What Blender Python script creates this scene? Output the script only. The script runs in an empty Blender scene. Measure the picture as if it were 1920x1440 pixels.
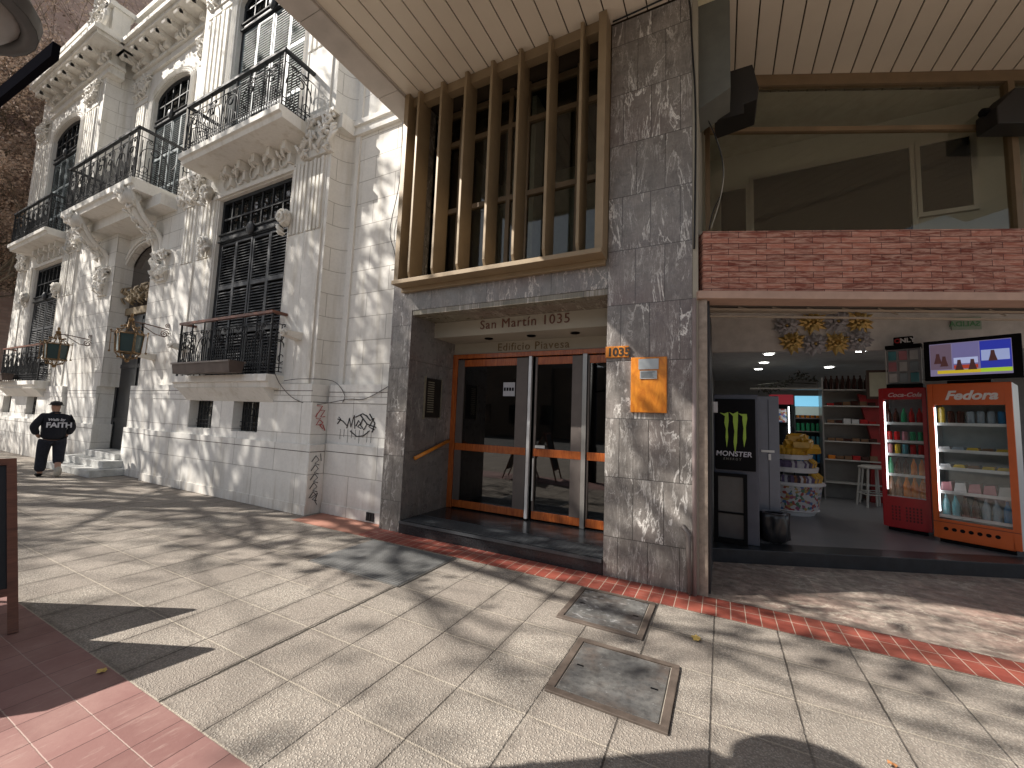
import bpy, bmesh, math, random
from mathutils import Vector, Matrix, noise
R = math.radians
sc = bpy.context.scene
C = sc.collection

# ------------------------------------------------------------------ camera
cam = bpy.data.cameras.new("camera"); cam_o = bpy.data.objects.new("camera", cam); C.objects.link(cam_o)
YAW, PITCH, ROLL = R(-27.264), R(4.944), R(2.145)
fw = Vector((math.sin(YAW) * math.cos(PITCH), math.cos(YAW) * math.cos(PITCH), math.sin(PITCH)))
rt0 = Vector((math.cos(YAW), -math.sin(YAW), 0)); up0 = rt0.cross(fw)
rt = rt0 * math.cos(ROLL) + up0 * math.sin(ROLL); up = -rt0 * math.sin(ROLL) + up0 * math.cos(ROLL)
cam_o.matrix_world = Matrix(((rt.x, up.x, -fw.x, 0), (rt.y, up.y, -fw.y, 0), (rt.z, up.z, -fw.z, 1.6), (0, 0, 0, 1)))
cam.sensor_width = 36.0; cam.lens = 36.0 * 764.03 / 1920.0; cam.clip_start = 0.05; cam.clip_end = 500
sc.camera = cam_o

# ------------------------------------------------------------------ light
SUN = Vector((.81, .59, -.85)).normalized()
w = bpy.data.worlds.new("World"); sc.world = w; w.use_nodes = True
nt = w.node_tree; nt.nodes.clear()
sky = nt.nodes.new("ShaderNodeTexSky"); sky.sky_type = 'NISHITA'; sky.sun_disc = False
sky.sun_elevation = math.asin(-SUN.z); sky.sun_rotation = math.atan2(-SUN.x, -SUN.y)
bg = nt.nodes.new("ShaderNodeBackground"); bg.inputs[1].default_value = 0.08
wo = nt.nodes.new("ShaderNodeOutputWorld")
hs = nt.nodes.new("ShaderNodeHueSaturation"); hs.inputs["Saturation"].default_value = .45
nt.links.new(sky.outputs[0], hs.inputs["Color"]); nt.links.new(hs.outputs[0], bg.inputs[0]); nt.links.new(bg.outputs[0], wo.inputs[0])
sl = bpy.data.lights.new("sun", 'SUN'); sl.energy = 5.0; sl.angle = R(0.42); sl.color = (1, .94, .86)
so = bpy.data.objects.new("sun", sl); C.objects.link(so); so.rotation_mode = 'QUATERNION'
so.rotation_quaternion = SUN.to_track_quat('-Z', 'Y')
sc.view_settings.view_transform = 'Standard'; sc.view_settings.look = 'None'
sc.view_settings.exposure = 0.74; sc.view_settings.gamma = 1.0

# ------------------------------------------------------------------ helpers
class MB:
    def __init__(s): s.v = []; s.f = []; s.M = None
    def add(s, vs, fs):
        n = len(s.v)
        s.v += [tuple(s.M @ Vector(p)) for p in vs] if s.M else [tuple(p) for p in vs]
        s.f += [tuple(i + n for i in f) for f in fs]; return s
    def box(s, x0, x1, y0, y1, z0, z1):
        return s.add([(x0,y0,z0),(x1,y0,z0),(x1,y1,z0),(x0,y1,z0),(x0,y0,z1),(x1,y0,z1),(x1,y1,z1),(x0,y1,z1)],
                     [(3,2,1,0),(4,5,6,7),(0,1,5,4),(1,2,6,5),(2,3,7,6),(3,0,4,7)])
    def quad(s, *p): return s.add(p, [tuple(range(len(p)))])
    def tube(s, pts, r, n=6, cap=True):
        pts = [Vector(p) for p in pts]; m = len(pts); vs = []
        rs = r if isinstance(r, (list, tuple)) else [r] * m
        d = (pts[1] - pts[0]).normalized(); a = d.orthogonal().normalized()
        for i, p in enumerate(pts):
            t = (pts[min(i + 1, m - 1)] - pts[max(i - 1, 0)])
            if t.length < 1e-9: t = d
            t.normalize(); a = (a - t * a.dot(t))
            if a.length < 1e-6: a = t.orthogonal()
            a.normalize(); b = t.cross(a)
            for k in range(n):
                q = 2 * math.pi * k / n
                vs.append(p + a * (math.cos(q) * rs[i]) + b * (math.sin(q) * rs[i]))
        fs = [(i*n+k, i*n+(k+1) % n, (i+1)*n+(k+1) % n, (i+1)*n+k) for i in range(m - 1) for k in range(n)]
        if cap: fs += [tuple(range(n))[::-1], tuple((m-1)*n+k for k in range(n))]
        return s.add(vs, fs)
    def lathe(s, c, prof, n=16, a0=0, a1=2*math.pi):
        full = abs(a1 - a0 - 2*math.pi) < 1e-6; m = n if full else n + 1; vs = []
        for (r, z) in prof:
            for k in range(m):
                q = a0 + (a1 - a0) * k / n
                vs.append((c[0] + r*math.cos(q), c[1] + r*math.sin(q), c[2] + z))
        fs = []
        for i in range(len(prof) - 1):
            for k in range(n):
                k2 = (k + 1) % m
                fs.append((i*m+k, i*m+k2, (i+1)*m+k2, (i+1)*m+k))
        return s.add(vs, fs)
    def prism(s, poly, axis, a, b):
        n = len(poly)
        def P(u, v, w): return {'x': (w, u, v), 'y': (u, w, v), 'z': (u, v, w)}[axis]
        return s.add([P(u, v, a) for u, v in poly] + [P(u, v, b) for u, v in poly],
                     [tuple(range(n))[::-1], tuple(range(n, 2*n))] + [(i, (i+1) % n, n+(i+1) % n, n+i) for i in range(n)])
    def ball(s, c, r, n=8, sc_=(1, 1, 1)):
        pr = [(r*math.sin(math.pi*i/n), -r*math.cos(math.pi*i/n)) for i in range(n+1)]
        vs = [];
        for (rr, z) in pr:
            for k in range(n): 
                q = 2*math.pi*k/n; vs.append((c[0]+rr*math.cos(q)*sc_[0], c[1]+rr*math.sin(q)*sc_[1], c[2]+z*sc_[2]))
        return s.add(vs, [(i*n+k, i*n+(k+1) % n, (i+1)*n+(k+1) % n, (i+1)*n+k) for i in range(n) for k in range(n)])
    def build(s, name, mat, parent=None, smooth=False, bevel=0):
        me = bpy.data.meshes.new(name); me.from_pydata(s.v, [], s.f); me.validate()
        bm = bmesh.new(); bm.from_mesh(me)
        if smooth or bevel:
            bmesh.ops.remove_doubles(bm, verts=bm.verts, dist=1e-5)
        bmesh.ops.recalc_face_normals(bm, faces=bm.faces); bm.to_mesh(me); bm.free()
        if smooth:
            for p in me.polygons: p.use_smooth = True
        o = bpy.data.objects.new(name, me); C.objects.link(o)
        if mat: me.materials.append(mat)
        if parent: o.parent = parent
        if bevel:
            b = o.modifiers.new("bevel", 'BEVEL'); b.width = bevel; b.segments = 2; b.limit_method = 'ANGLE'; b.angle_limit = R(40)
        return o

def tag(o, label=None, cat=None, group=None, kind=None):
    if label: o["label"] = label
    if cat: o["category"] = cat
    if group: o["group"] = group
    if kind: o["kind"] = kind
    return o
def thing(name, label, cat, loc=(0, 0, 0), rz=0, group=None):
    o = bpy.data.objects.new(name, None); C.objects.link(o); o.empty_display_size = .1
    o.location = loc; o.rotation_euler = (0, 0, rz); return tag(o, label, cat, group)
def copy_tree(o, parent=None):
    c = o.copy(); C.objects.link(c)
    if parent: c.parent = parent
    for ch in list(o.children): copy_tree(ch, c)
    return c
def text(name, s, size, mat, parent, M, ext=.004, off=0.0, shear=0, align='LEFT', space=1.0):
    cu = bpy.data.curves.new(name, 'FONT'); cu.body = s; cu.size = size; cu.extrude = ext; cu.offset = off
    cu.shear = shear; cu.align_x = align; cu.space_character = space; cu.resolution_u = 3
    t = bpy.data.objects.new(name, cu); C.objects.link(t)
    dg = bpy.context.evaluated_depsgraph_get(); me = bpy.data.meshes.new_from_object(t.evaluated_get(dg))
    bpy.data.objects.remove(t); me.transform(M); me.materials.clear(); me.materials.append(mat)
    o = bpy.data.objects.new(name, me); C.objects.link(o)
    if parent: o.parent = parent
    return o
def frame_m(o, x, z, mirror=False):
    """matrix: text plane axes -> 3d; x = reading dir, z = up dir"""
    x = Vector(x).normalized(); z = Vector(z).normalized(); n = x.cross(z)
    m = Matrix(((x.x, z.x, n.x, o[0]), (x.y, z.y, n.y, o[1]), (x.z, z.z, n.z, o[2]), (0, 0, 0, 1)))
    return m
FR = lambda x, y, z: frame_m((x, y, z), (1, 0, 0), (0, 0, 1))   # faces -Y

# ------------------------------------------------------------------ materials
class NM:
    def __init__(s, name, rough=.6, metal=0, spec=.5):
        s.m = bpy.data.materials.new(name); s.m.use_nodes = True; s.t = s.m.node_tree; s.n = s.t.nodes
        s.b = s.n["Principled BSDF"]; s.b.inputs["Roughness"].default_value = rough
        s.b.inputs["Metallic"].default_value = metal; s.b.inputs["Specular IOR Level"].default_value = spec
    def node(s, ty, **k):
        n = s.n.new(ty)
        for a, v in k.items():
            if a in n.inputs.keys(): n.inputs[a].default_value = v
            else: setattr(n, a, v)
        return n
    def link(s, a, b): s.t.links.new(a, b); return s
    def coord(s, scale=(1, 1, 1), loc=(0, 0, 0), rot=(0, 0, 0), swz=None):
        t = s.node("ShaderNodeNewGeometry"); o = t.outputs["Position"]
        if swz:
            sp = s.node("ShaderNodeSeparateXYZ"); s.link(o, sp.inputs[0]); cb = s.node("ShaderNodeCombineXYZ")
            for i, c in enumerate(swz):
                if c in "XYZ": s.link(sp.outputs["XYZ".index(c)], cb.inputs[i])
                elif c == 'S':
                    ad = s.node("ShaderNodeMath", operation='ADD'); s.link(sp.outputs[0], ad.inputs[0]); s.link(sp.outputs[1], ad.inputs[1]); s.link(ad.outputs[0], cb.inputs[i])
            o = cb.outputs[0]
        mp = s.node("ShaderNodeMapping"); mp.inputs["Scale"].default_value = scale; mp.inputs["Location"].default_value = loc; mp.inputs["Rotation"].default_value = rot
        s.link(o, mp.inputs[0]); return mp.outputs[0]
    def noise(s, vec, scale, detail=4, rough=.55, dist=0):
        n = s.node("ShaderNodeTexNoise"); n.inputs["Scale"].default_value = scale; n.inputs["Detail"].default_value = detail
        n.inputs["Roughness"].default_value = rough; n.inputs["Distortion"].default_value = dist
        s.link(vec, n.inputs["Vector"]); return n.outputs["Fac"]
    def ramp(s, fac, stops, interp='LINEAR'):
        r = s.node("ShaderNodeValToRGB"); cr = r.color_ramp; cr.interpolation = interp
        while len(cr.elements) < len(stops): cr.elements.new(.5)
        for e, (p, c) in zip(cr.elements, stops):
            e.position = p; e.color = (c[0], c[1], c[2], 1) if isinstance(c, (tuple, list)) else (c, c, c, 1)
        s.link(fac, r.inputs[0]); return r.outputs[0]
    def mix(s, fac, a, b, mode='MIX'):
        m = s.node("ShaderNodeMixRGB", blend_type=mode)
        for v, i in ((fac, 0), (a, 1), (b, 2)):
            if isinstance(v, bpy.types.NodeSocket): s.link(v, m.inputs[i])
            elif isinstance(v, (int, float)): m.inputs[i].default_value = v if i == 0 else (v, v, v, 1)
            else: m.inputs[i].default_value = (v[0], v[1], v[2], 1)
        return m.outputs[0]
    def math(s, op, a, b=0):
        m = s.node("ShaderNodeMath", operation=op)
        for v, i in ((a, 0), (b, 1)):
            if isinstance(v, bpy.types.NodeSocket): s.link(v, m.inputs[i])
            else: m.inputs[i].default_value = v
        return m.outputs[0]
    def brick(s, vec, w, h, mortar, off=.5, smooth=.1, bias=0, c1=0, c2=1, mc=0):
        n = s.node("ShaderNodeTexBrick"); n.offset = off; n.inputs["Scale"].default_value = 1
        n.inputs["Brick Width"].default_value = w; n.inputs["Row Height"].default_value = h
        n.inputs["Mortar Size"].default_value = mortar; n.inputs["Mortar Smooth"].default_value = smooth
        n.inputs["Bias"].default_value = bias
        n.inputs["Color1"].default_value = (c1, c1, c1, 1); n.inputs["Color2"].default_value = (c2, c2, c2, 1); n.inputs["Mortar"].default_value = (mc, mc, mc, 1)
        s.link(vec, n.inputs["Vector"]); return n.outputs["Color"], n.outputs["Fac"]
    def col(s, c):
        if isinstance(c, bpy.types.NodeSocket): s.link(c, s.b.inputs["Base Color"])
        else: s.b.inputs["Base Color"].default_value = (c[0], c[1], c[2], 1)
        return s
    def rough(s, c): s.link(c, s.b.inputs["Roughness"]); return s
    def bump(s, h, strength=.3, dist=.01):
        b = s.node("ShaderNodeBump"); b.inputs["Strength"].default_value = strength; b.inputs["Distance"].default_value = dist
        s.link(h, b.inputs["Height"]); s.link(b.outputs[0], s.b.inputs["Normal"]); return s

def plain(name, c, rough=.5, metal=0, var=.12, scale=6, bump=0, spec=.5):
    n = NM(name, rough, metal, spec); v = n.coord(); f = n.noise(v, scale, 5, .6)
    a = tuple(x * (1 - var) for x in c); b = tuple(min(1, x * (1 + var)) for x in c)
    n.col(n.ramp(f, [(.3, a), (.7, b)]))
    if bump: n.bump(f, bump, .01)
    return n.m
def emis(name, c, s):
    n = NM(name); n.col(c); n.b.inputs["Emission Color"].default_value = (c[0], c[1], c[2], 1); n.b.inputs["Emission Strength"].default_value = s
    return n.m

def m_stone(name, base, joints=None, grime=.5):
    n = NM(name, .75, 0, .3); v = n.coord()
    big = n.noise(v, .9, 5, .6); fine = n.noise(v, 22, 4, .6)
    sv = n.coord((3.5, 3.5, .35)); st = n.noise(sv, 1.6, 5, .65)
    c = n.mix(n.ramp(big, [(.35, 0.0), (.7, 1.0)]), tuple(x*.88 for x in base), base)
    c = n.mix(n.ramp(st, [(.52, 0.0), (.78, grime)]), c, (base[0]*.62, base[1]*.58, base[2]*.5))
    c = n.mix(n.ramp(fine, [(.4, .14), (.6, 0.0)]), c, tuple(x*.6 for x in base))
    # damp dirt rising from the pavement
    sp = n.node("ShaderNodeSeparateXYZ"); n.link(v, sp.inputs[0])
    lo = n.math('SUBTRACT', 1.0, n.math('MULTIPLY', sp.outputs[2], 1.6)); lo = n.math('MULTIPLY', n.math('MAXIMUM', lo, 0), n.ramp(st, [(.35, .1), (.65, 1.0)]))
    c = n.mix(n.math('MINIMUM', n.math('MULTIPLY', lo, .55), .6), c, (.36, .29, .22))
    if joints:
        _, f = n.brick(n.coord(swz="SZO"), joints[0], joints[1], .006, smooth=.2)
        c = n.mix(n.math('MULTIPLY', f, .62), c, (.2, .17, .14))
        h = n.math('SUBTRACT', n.math('MULTIPLY', fine, .35), f); n.bump(h, .5, .008)
    else: n.bump(n.math('ADD', fine, n.math('MULTIPLY', big, 1.0)), .25, .008)
    n.col(c); return n.m

def m_marble(name, dark=(.115, .105, .105), light=(.24, .225, .21), tint=(.17, .10, .09), swz="SZO", tw=.3, th=.62, vein=(.62, .56, .50), rough=.28, mort=(.05, .045, .04), loc=(0, .21, 0), stretch=(5.0, 2.2, 1)):
    n = NM(name, rough, 0, .5); v = n.coord(swz=swz, loc=loc)
    bc, bf = n.brick(v, tw, th, .0032, smooth=.0)
    # per-tile offset so the figure breaks at the joints
    sh = n.node("ShaderNodeVectorMath", operation='ADD'); cb = n.node("ShaderNodeCombineXYZ")
    n.link(n.math('MULTIPLY', bc, 9.0), cb.inputs[2]); n.link(n.math('MULTIPLY', bc, 3.1), cb.inputs[0]); n.link(v, sh.inputs[0]); n.link(cb.outputs[0], sh.inputs[1])
    def vn(sc_, rot, dist, w1, w2, det=7):
        mp = n.node("ShaderNodeMapping"); mp.inputs["Scale"].default_value = sc_; mp.inputs["Rotation"].default_value = (0, 0, rot); n.link(sh.outputs[0], mp.inputs[0])
        a = n.noise(mp.outputs[0], 1.0, det, .62, dist); return n.ramp(n.math('ABSOLUTE', n.math('SUBTRACT', a, .5)), [(0.0, 1.0), (w1, .6), (w2, 0.0)]), mp.outputs[0]
    v1, mo = vn((stretch[0], stretch[1] * .55, 1), -.35, .55, .007, .017)
    v2, _ = vn((stretch[0] * 2.2, stretch[1] * .9, 1), .5, .9, .004, .011); v3, _ = vn((stretch[0] * 3.5, stretch[1] * 2.4, 1), -.8, 1.2, .004, .013, 9); v4, _ = vn((stretch[0] * 5, stretch[1] * 1.4, 1), .9, .6, .006, .02, 8)
    msk = n.ramp(n.noise(mo, .9, 3, .5), [(.42, 0.08), (.58, 1.0)]); mk2 = n.ramp(n.noise(sh.outputs[0], 4.5, 3, .5), [(.45, 0.05), (.6, 1.0)])
    cloud = n.noise(sh.outputs[0], 5.5, 8, .75)
    c = n.mix(n.ramp(cloud, [(.32, 0.0), (.68, 1.0)]), dark, light)
    c = n.mix(n.math('MULTIPLY', n.ramp(n.noise(v, .55, 2, .5), [(.45, 0.0), (.6, .7)]), bc), c, tint)
    c = n.mix(n.math('MULTIPLY', v4, .14), c, vein); c = n.mix(n.math('MULTIPLY', v3, n.math('MULTIPLY', mk2, .34)), c, vein)
    c = n.mix(n.math('MULTIPLY', v2, n.math('MULTIPLY', mk2, .75)), c, vein); c = n.mix(n.math('MULTIPLY', v1, msk), c, vein)
    c = n.mix(n.ramp(bc, [(0, .28), (1, 0.0)]), c, tuple(x*.55 for x in dark))
    spz = n.node("ShaderNodeSeparateXYZ"); n.link(n.coord(), spz.inputs[0])
    low = n.math('MULTIPLY', n.math('MAXIMUM', n.math('SUBTRACT', 1.0, n.math('MULTIPLY', spz.outputs[2], 1.4)), 0), n.ramp(n.noise(n.coord((4, 4, .8)), 2.2, 5, .7), [(.4, 0.0), (.7, .8)]))
    c = n.mix(low, c, (.10, .085, .07)); c = n.mix(bf, c, mort); n.col(c)
    n.rough(n.ramp(n.noise(v, 7, 4, .6), [(.3, rough*.75), (.8, min(1, rough*1.7))]))
    n.bump(n.math('SUBTRACT', n.math('MULTIPLY', cloud, .1), bf), .35, .006)
    return n.m

def grid(n, px, py, ox, oy, wx, wy, rag=.006):
    """masks of the joint lines running along Y (first) and along X (second)"""
    sp = n.node("ShaderNodeSeparateXYZ"); n.link(n.coord(), sp.inputs[0]); ra = n.math('MULTIPLY', n.math('SUBTRACT', n.noise(n.coord(), 16, 4, .7), .5), rag * 2)
    out = []
    for k, p, o_, w_ in ((0, px, ox, wx), (1, py, oy, wy)):
        q = n.math('ADD', n.math('ADD', sp.outputs[k], ra), o_ + p * 400.5); f = n.math('FRACT', n.math('DIVIDE', q, p)); d = n.math('MULTIPLY', n.math('ABSOLUTE', n.math('SUBTRACT', f, .5)), p)
        out.append(n.ramp(d, [(w_ * .5, 1.0), (w_ * 1.0, 0.0)]))
    # cell id
    cb = n.node("ShaderNodeCombineXYZ")
    for k, p, o_ in ((0, px, ox), (1, py, oy)): n.link(n.math('FLOOR', n.math('DIVIDE', n.math('ADD', sp.outputs[k], o_ + p * 400), p)), cb.inputs[k])
    wn = n.node("ShaderNodeTexWhiteNoise"); n.link(cb.outputs[0], wn.inputs["Vector"]); return out[0], out[1], wn.outputs["Value"]
def m_pave():
    n = NM("aggregate_paving", .85, 0, .25); v = n.coord()
    jy, jx, cid = grid(n, .4475, .46, .06, -1.25, .006, .005, .007)
    vo = n.node("ShaderNodeTexVoronoi"); vo.inputs["Scale"].default_value = 88; n.link(n.coord((1, 1, .1)), vo.inputs["Vector"])
    peb = n.ramp(vo.outputs["Distance"], [(.15, 1.0), (.55, 0.0)])
    c = n.mix(peb, (.19, .175, .155), (.60, .55, .48))
    cc = n.node("ShaderNodeSeparateXYZ"); n.link(vo.outputs["Color"], cc.inputs[0])
    c = n.mix(n.math('MULTIPLY', cc.outputs[0], .4), c, (.30, .24, .20)); c = n.mix(n.math('MULTIPLY', cc.outputs[1], .25), c, (.8, .72, .6))
    big = n.noise(v, 1.3, 6, .65); c = n.mix(n.ramp(big, [(.42, .5), (.66, 0.0)]), c, (.20, .175, .15))
    c = n.mix(n.ramp(n.noise(v, 3.1, 4, .6), [(.6, 0.0), (.8, .3)]), c, (.15, .12, .11))
    c = n.mix(n.math('MULTIPLY', cid, .30), c, (.25, .21, .18))
    hal = grid(n, .4475, .46, .06, -1.25, .05, .04, .02); c = n.mix(n.math('MULTIPLY', n.math('MAXIMUM', hal[0], hal[1]), n.ramp(n.noise(v, 3.7, 5, .7), [(.42, 0.0), (.62, .5)])), c, (.11, .095, .08))
    ck = n.noise(n.coord(), 2.1, 7, .62, .6); c = n.mix(n.math('MULTIPLY', n.ramp(n.math('ABSOLUTE', n.math('SUBTRACT', ck, .5)), [(0.0, 1.0), (.0022, 0.0)]), n.ramp(n.noise(v, .7, 2, .5), [(.52, 0.0), (.58, .8)])), c, (.06, .05, .04))
    v2 = n.node("ShaderNodeTexVoronoi"); v2.inputs["Scale"].default_value = 3.1; n.link(n.coord(), v2.inputs["Vector"])
    c = n.mix(n.ramp(v2.outputs["Distance"], [(.04, .6), (.055, 0.0)]), c, (.12, .105, .09))
    jn = n.ramp(n.noise(n.coord(), 1.1, 3, .5), [(.40, 1.0), (.62, .35)])
    c = n.mix(n.math('MULTIPLY', jx, .7), c, (.52, .46, .37)); c = n.mix(n.math('MULTIPLY', jy, jn), c, (.05, .042, .035)); 
    spx = n.node("ShaderNodeSeparateXYZ"); n.link(n.coord(), spx.inputs[0])
    wob = n.math('ADD', n.math('MULTIPLY', n.math('SUBTRACT', n.noise(n.coord(), 9, 5, .75), .5), .05), spx.outputs[0])
    crk = n.ramp(n.math('ABSOLUTE', n.math('ADD', wob, 2.722)), [(.007, 1.0), (.014, 0.0)])
    c = n.mix(n.math('MULTIPLY', crk, .92), c, (.03, .026, .02)); jy = n.math('MAXIMUM', jy, crk); n.col(c)
    n.bump(n.math('SUBTRACT', n.math('MULTIPLY', peb, .6), n.math('ADD', jy, n.math('MULTIPLY', jx, .4))), .8, .007); return n.m
def m_redpave():
    n = NM("red_paving_tiles", .6, 0, .35); jy, jx, cid = grid(n, .2125, .2115, 2.89, -1.245, .0035, .0035, .003)
    c = n.mix(cid, (.20, .10, .09), (.29, .155, .14)); c = n.mix(n.ramp(n.noise(n.coord((1, 1, 1)), 1.6, 6, .65), [(.42, 0.0), (.72, .55)]), c, (.42, .27, .235)); c = n.mix(n.ramp(n.noise(n.coord((6, 1.2, 1)), 4, 6, .7), [(.56, 0.0), (.72, .4)]), c, (.5, .38, .33))
    c = n.mix(n.ramp(n.noise(n.coord(), 2.7, 5, .7), [(.56, 0.0), (.75, .45)]), c, (.14, .08, .075))
    c = n.mix(n.math('MULTIPLY', jx, .8), c, (.46, .36, .31)); c = n.mix(n.math('MULTIPLY', jy, .85), c, (.07, .04, .038)); n.col(c)
    n.bump(n.math('SUBTRACT', n.math('MULTIPLY', n.noise(n.coord(), 40, 4, .6), .3), n.math('ADD', jy, n.math('MULTIPLY', jx, .5))), .5, .006); return n.m
def m_tile(name, tw, th, loc, a, b, mort, ms=.004, off=0.0, rough=.55, grime=.5):
    n = NM(name, rough, 0, .4); v = n.coord(loc=loc)
    bc, bf = n.brick(v, tw, th, ms, off=off, smooth=.1)
    c = n.mix(bc, a, b); g = n.noise(n.coord(), 2.2, 6, .65)
    c = n.mix(n.ramp(g, [(.45, 0.0), (.75, grime)]), c, tuple(x*.45 for x in a))
    c = n.mix(n.ramp(n.noise(n.coord((1, 6, 1)), 5, 5, .7), [(.55, 0.0), (.75, .3)]), c, (.5, .42, .36))
    c = n.mix(bf, c, mort); n.col(c)
    n.rough(n.ramp(g, [(.3, rough*.7), (.7, min(1, rough*1.3))]))
    n.bump(n.math('SUBTRACT', n.math('MULTIPLY', n.noise(n.coord(), 30, 3), .15), bf), .5, .006); return n.m
def m_wood(name, a, b, rough=.35, scale=(2, 2, 14), dirn=None):
    n = NM(name, rough, 0, .5); v = n.coord(scale); f = n.noise(v, 2.0, 6, .6, 1.2)
    n.col(n.ramp(f, [(.3, a), (.65, b)])); n.bump(f, .08, .004); return n.m
def m_glass(name, tint=(.02, .022, .022), rough=.02, trans=.0, alpha=None, ior=1.5):
    n = NM(name, rough, 0, .5); n.col(tint); n.b.inputs["IOR"].default_value = 1.5
    if alpha is not None:
        g = n.node("ShaderNodeBsdfGlossy"); g.inputs["Roughness"].default_value = rough
        t = n.node("ShaderNodeBsdfTransparent"); t.inputs[0].default_value = (alpha[0], alpha[1], alpha[2], 1)
        fr = n.node("ShaderNodeFresnel"); gm = n.node("ShaderNodeNewGeometry"); n.link(n.math('ADD', n.math('MULTIPLY', gm.outputs["Backfacing"], 1 / ior - ior), ior), fr.inputs[0]); mx = n.node("ShaderNodeMixShader")
        n.link(fr.outputs[0], mx.inputs[0]); n.link(t.outputs[0], mx.inputs[1]); n.link(g.outputs[0], mx.inputs[2])
        n.link(mx.outputs[0], n.n["Material Output"].inputs[0])
    return n.m

STONE = m_stone("cream_stone", (.83, .805, .75), None, .8); ASHLAR = m_stone("cream_ashlar", (.83, .805, .75), (.92, .40), .7); PLINTH = m_stone("plinth_stone", (.86, .84, .79), (1.15, .62), .6)
CARVED = m_stone("carved_stone", (.80, .77, .71), None, .7)
MARBLE = m_marble("grey_marble", dark=(.145, .132, .12), light=(.30, .275, .25), tint=(.15, .105, .10), vein=(.88, .85, .80)); MARBLE_L = m_marble("lintel_marble", swz="XZO", tw=.9, th=2.0, dark=(.13, .12, .11)); MARBLE_R = m_marble("reveal_marble", swz="YZO", tw=1.7, th=1.3, vein=(.4, .37, .34))
MARBLE_S = m_marble("soffit_marble", dark=(.14, .125, .085), light=(.25, .22, .16), swz="XYO", tw=1.4, th=1.2)
MARBLE_F = m_marble("floor_marble", dark=(.22, .15, .13), light=(.60, .50, .42), tint=(.42, .24, .19), swz="XYO", tw=.55, th=.52, vein=(.78, .70, .58), rough=.45, mort=(.3, .25, .2), stretch=(1.6, 5, 1))
GRANITE = plain("black_granite", (.02, .021, .023), .22, 0, .6, 60)
PAVE = m_pave(); REDBAND = m_tile("red_band_tiles", .112, .23, (.05+11.2*5, -4.25+23, 0), (.25, .058, .042), (.33, .092, .062), (.44, .35, .28), .0035)
REDPAVE = m_redpave()
SIDE = m_tile("far_paving", .9, .6, (0, 0, 0), (.33, .28, .23), (.40, .35, .29), (.15, .13, .11))
ASPHALT = plain("asphalt", (.055, .054, .052), .9, 0, .3, 14, .3)
IRON = plain("black_iron", (.010, .011, .013), .55, 0, .3, 20, 0, .35); IRONP = plain("worn_black_paint", (.014, .016, .019), .55, 0, .4, 12, 0, .35)
SHUT = plain("shutter_paint", (.05, .053, .058), .5, 0, .35, 9); SHUTU = plain("upper_shutter_paint", (.15, .185, .195), .5, 0, .3, 9)
WOODRAIL = m_wood("handrail_wood", (.10, .035, .02), (.22, .09, .055), .4, (14, 2, 2)); DARKDOOR = plain("dark_door_paint", (.012, .013, .016), .35)
REDWOOD = m_wood("orange_varnished_wood", (.23, .048, .011), (.43, .115, .024), .25, (14, 2, 2)); PLAQ = m_wood("light_varnished_wood", (.46, .13, .012), (.68, .25, .025), .3, (10, 2, 3))
BRONZE = plain("tan_anodised_metal", (.28, .205, .12), .5, .1, .12, 3); BRONZED = plain("dark_tan_metal", (.22, .15, .085), .45, .2, .15, 3)
FRAMEB = plain("brown_window_frame", (.16, .11, .06), .5, .2, .2, 5)
SOFF = plain("painted_soffit_boards", (.64, .57, .465), .55, 0, .05, 1.2); SOFFB = plain("grey_concrete_edge", (.47, .43, .39), .8, 0, .12, 2.5, .1); GAP = plain("dark_gap", (.05, .035, .02), .9)
BLUEGREY = plain("grey_painted_concrete", (.13, .135, .12), .7, 0, .2, 2.5); DARKBOX = plain("black_metal_box", (.015, .013, .012), .5)
GLASS = m_glass("dark_window_glass"); CLEAR = m_glass("clear_glass", alpha=(.93, .95, .95)); CLEARD = m_glass("door_glass", alpha=(.18, .18, .175), ior=2.0); SMOKE = m_glass("grimy_glass", alpha=(.93, .93, .88))
ALU = plain("aluminium", (.36, .35, .33), .35, .7, .06); ALUW = plain("bright_aluminium", (.62, .62, .60), .4, .3, .05)
WHITEP = plain("white_plaster", (.68, .66, .62), .8, 0, .05, 1.5); WHITE = plain("white_plastic", (.7, .7, .7), .4, 0, .05); GREYW = plain("grey_plaster", (.34, .31, .25), .8, 0, .12, 1)
SHOPFLOOR = plain("grey_shop_tiles", (.20, .195, .20), .3, 0, .12, 3); DARKSTEP = plain("dark_step_stone", (.022, .024, .028), .3, 0, .3, 8)
GOLD = plain("gold_paint", (.52, .36, .12), .4, .4, .3, 20); SILVER = plain("silver_paint", (.36, .35, .37), .5, .2, .3, 20)
BLACK = plain("black_plastic", (.005, .005, .006), .6, 0, .12, 6, 0, .12); CABGREY = plain("grey_cabinet", (.17, .18, .21), .4, .2, .08)
LIME = plain("lime_print", (.36, .55, .06), .5); RED = plain("red_lacquer", (.45, .012, .016), .28, 0, .08); ORANGE = plain("orange_lacquer", (.62, .11, .012), .3, 0, .06)
LED = emis("led_strip", (.9, .95, 1), 3.5); DOWNL = emis("downlight_glow", (1, 1, .96), 14)
TREEB = plain("plane_tree_bark", (.22, .18, .13), .9, 0, .3, 5, .4); LEAFB = plain("dry_leaf", (.36, .16, .06), .8, 0, .35, 2)
SKIN = plain("skin", (.42, .24, .17), .6); CLOTHB = plain("black_cotton", (.012, .013, .02), .95, 0, .3, 30); JEANS = plain("dark_blue_denim", (.016, .018, .028), .95, 0, .35, 25)
CARD = plain("beige_paint", (.42, .33, .26), .6)

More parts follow.
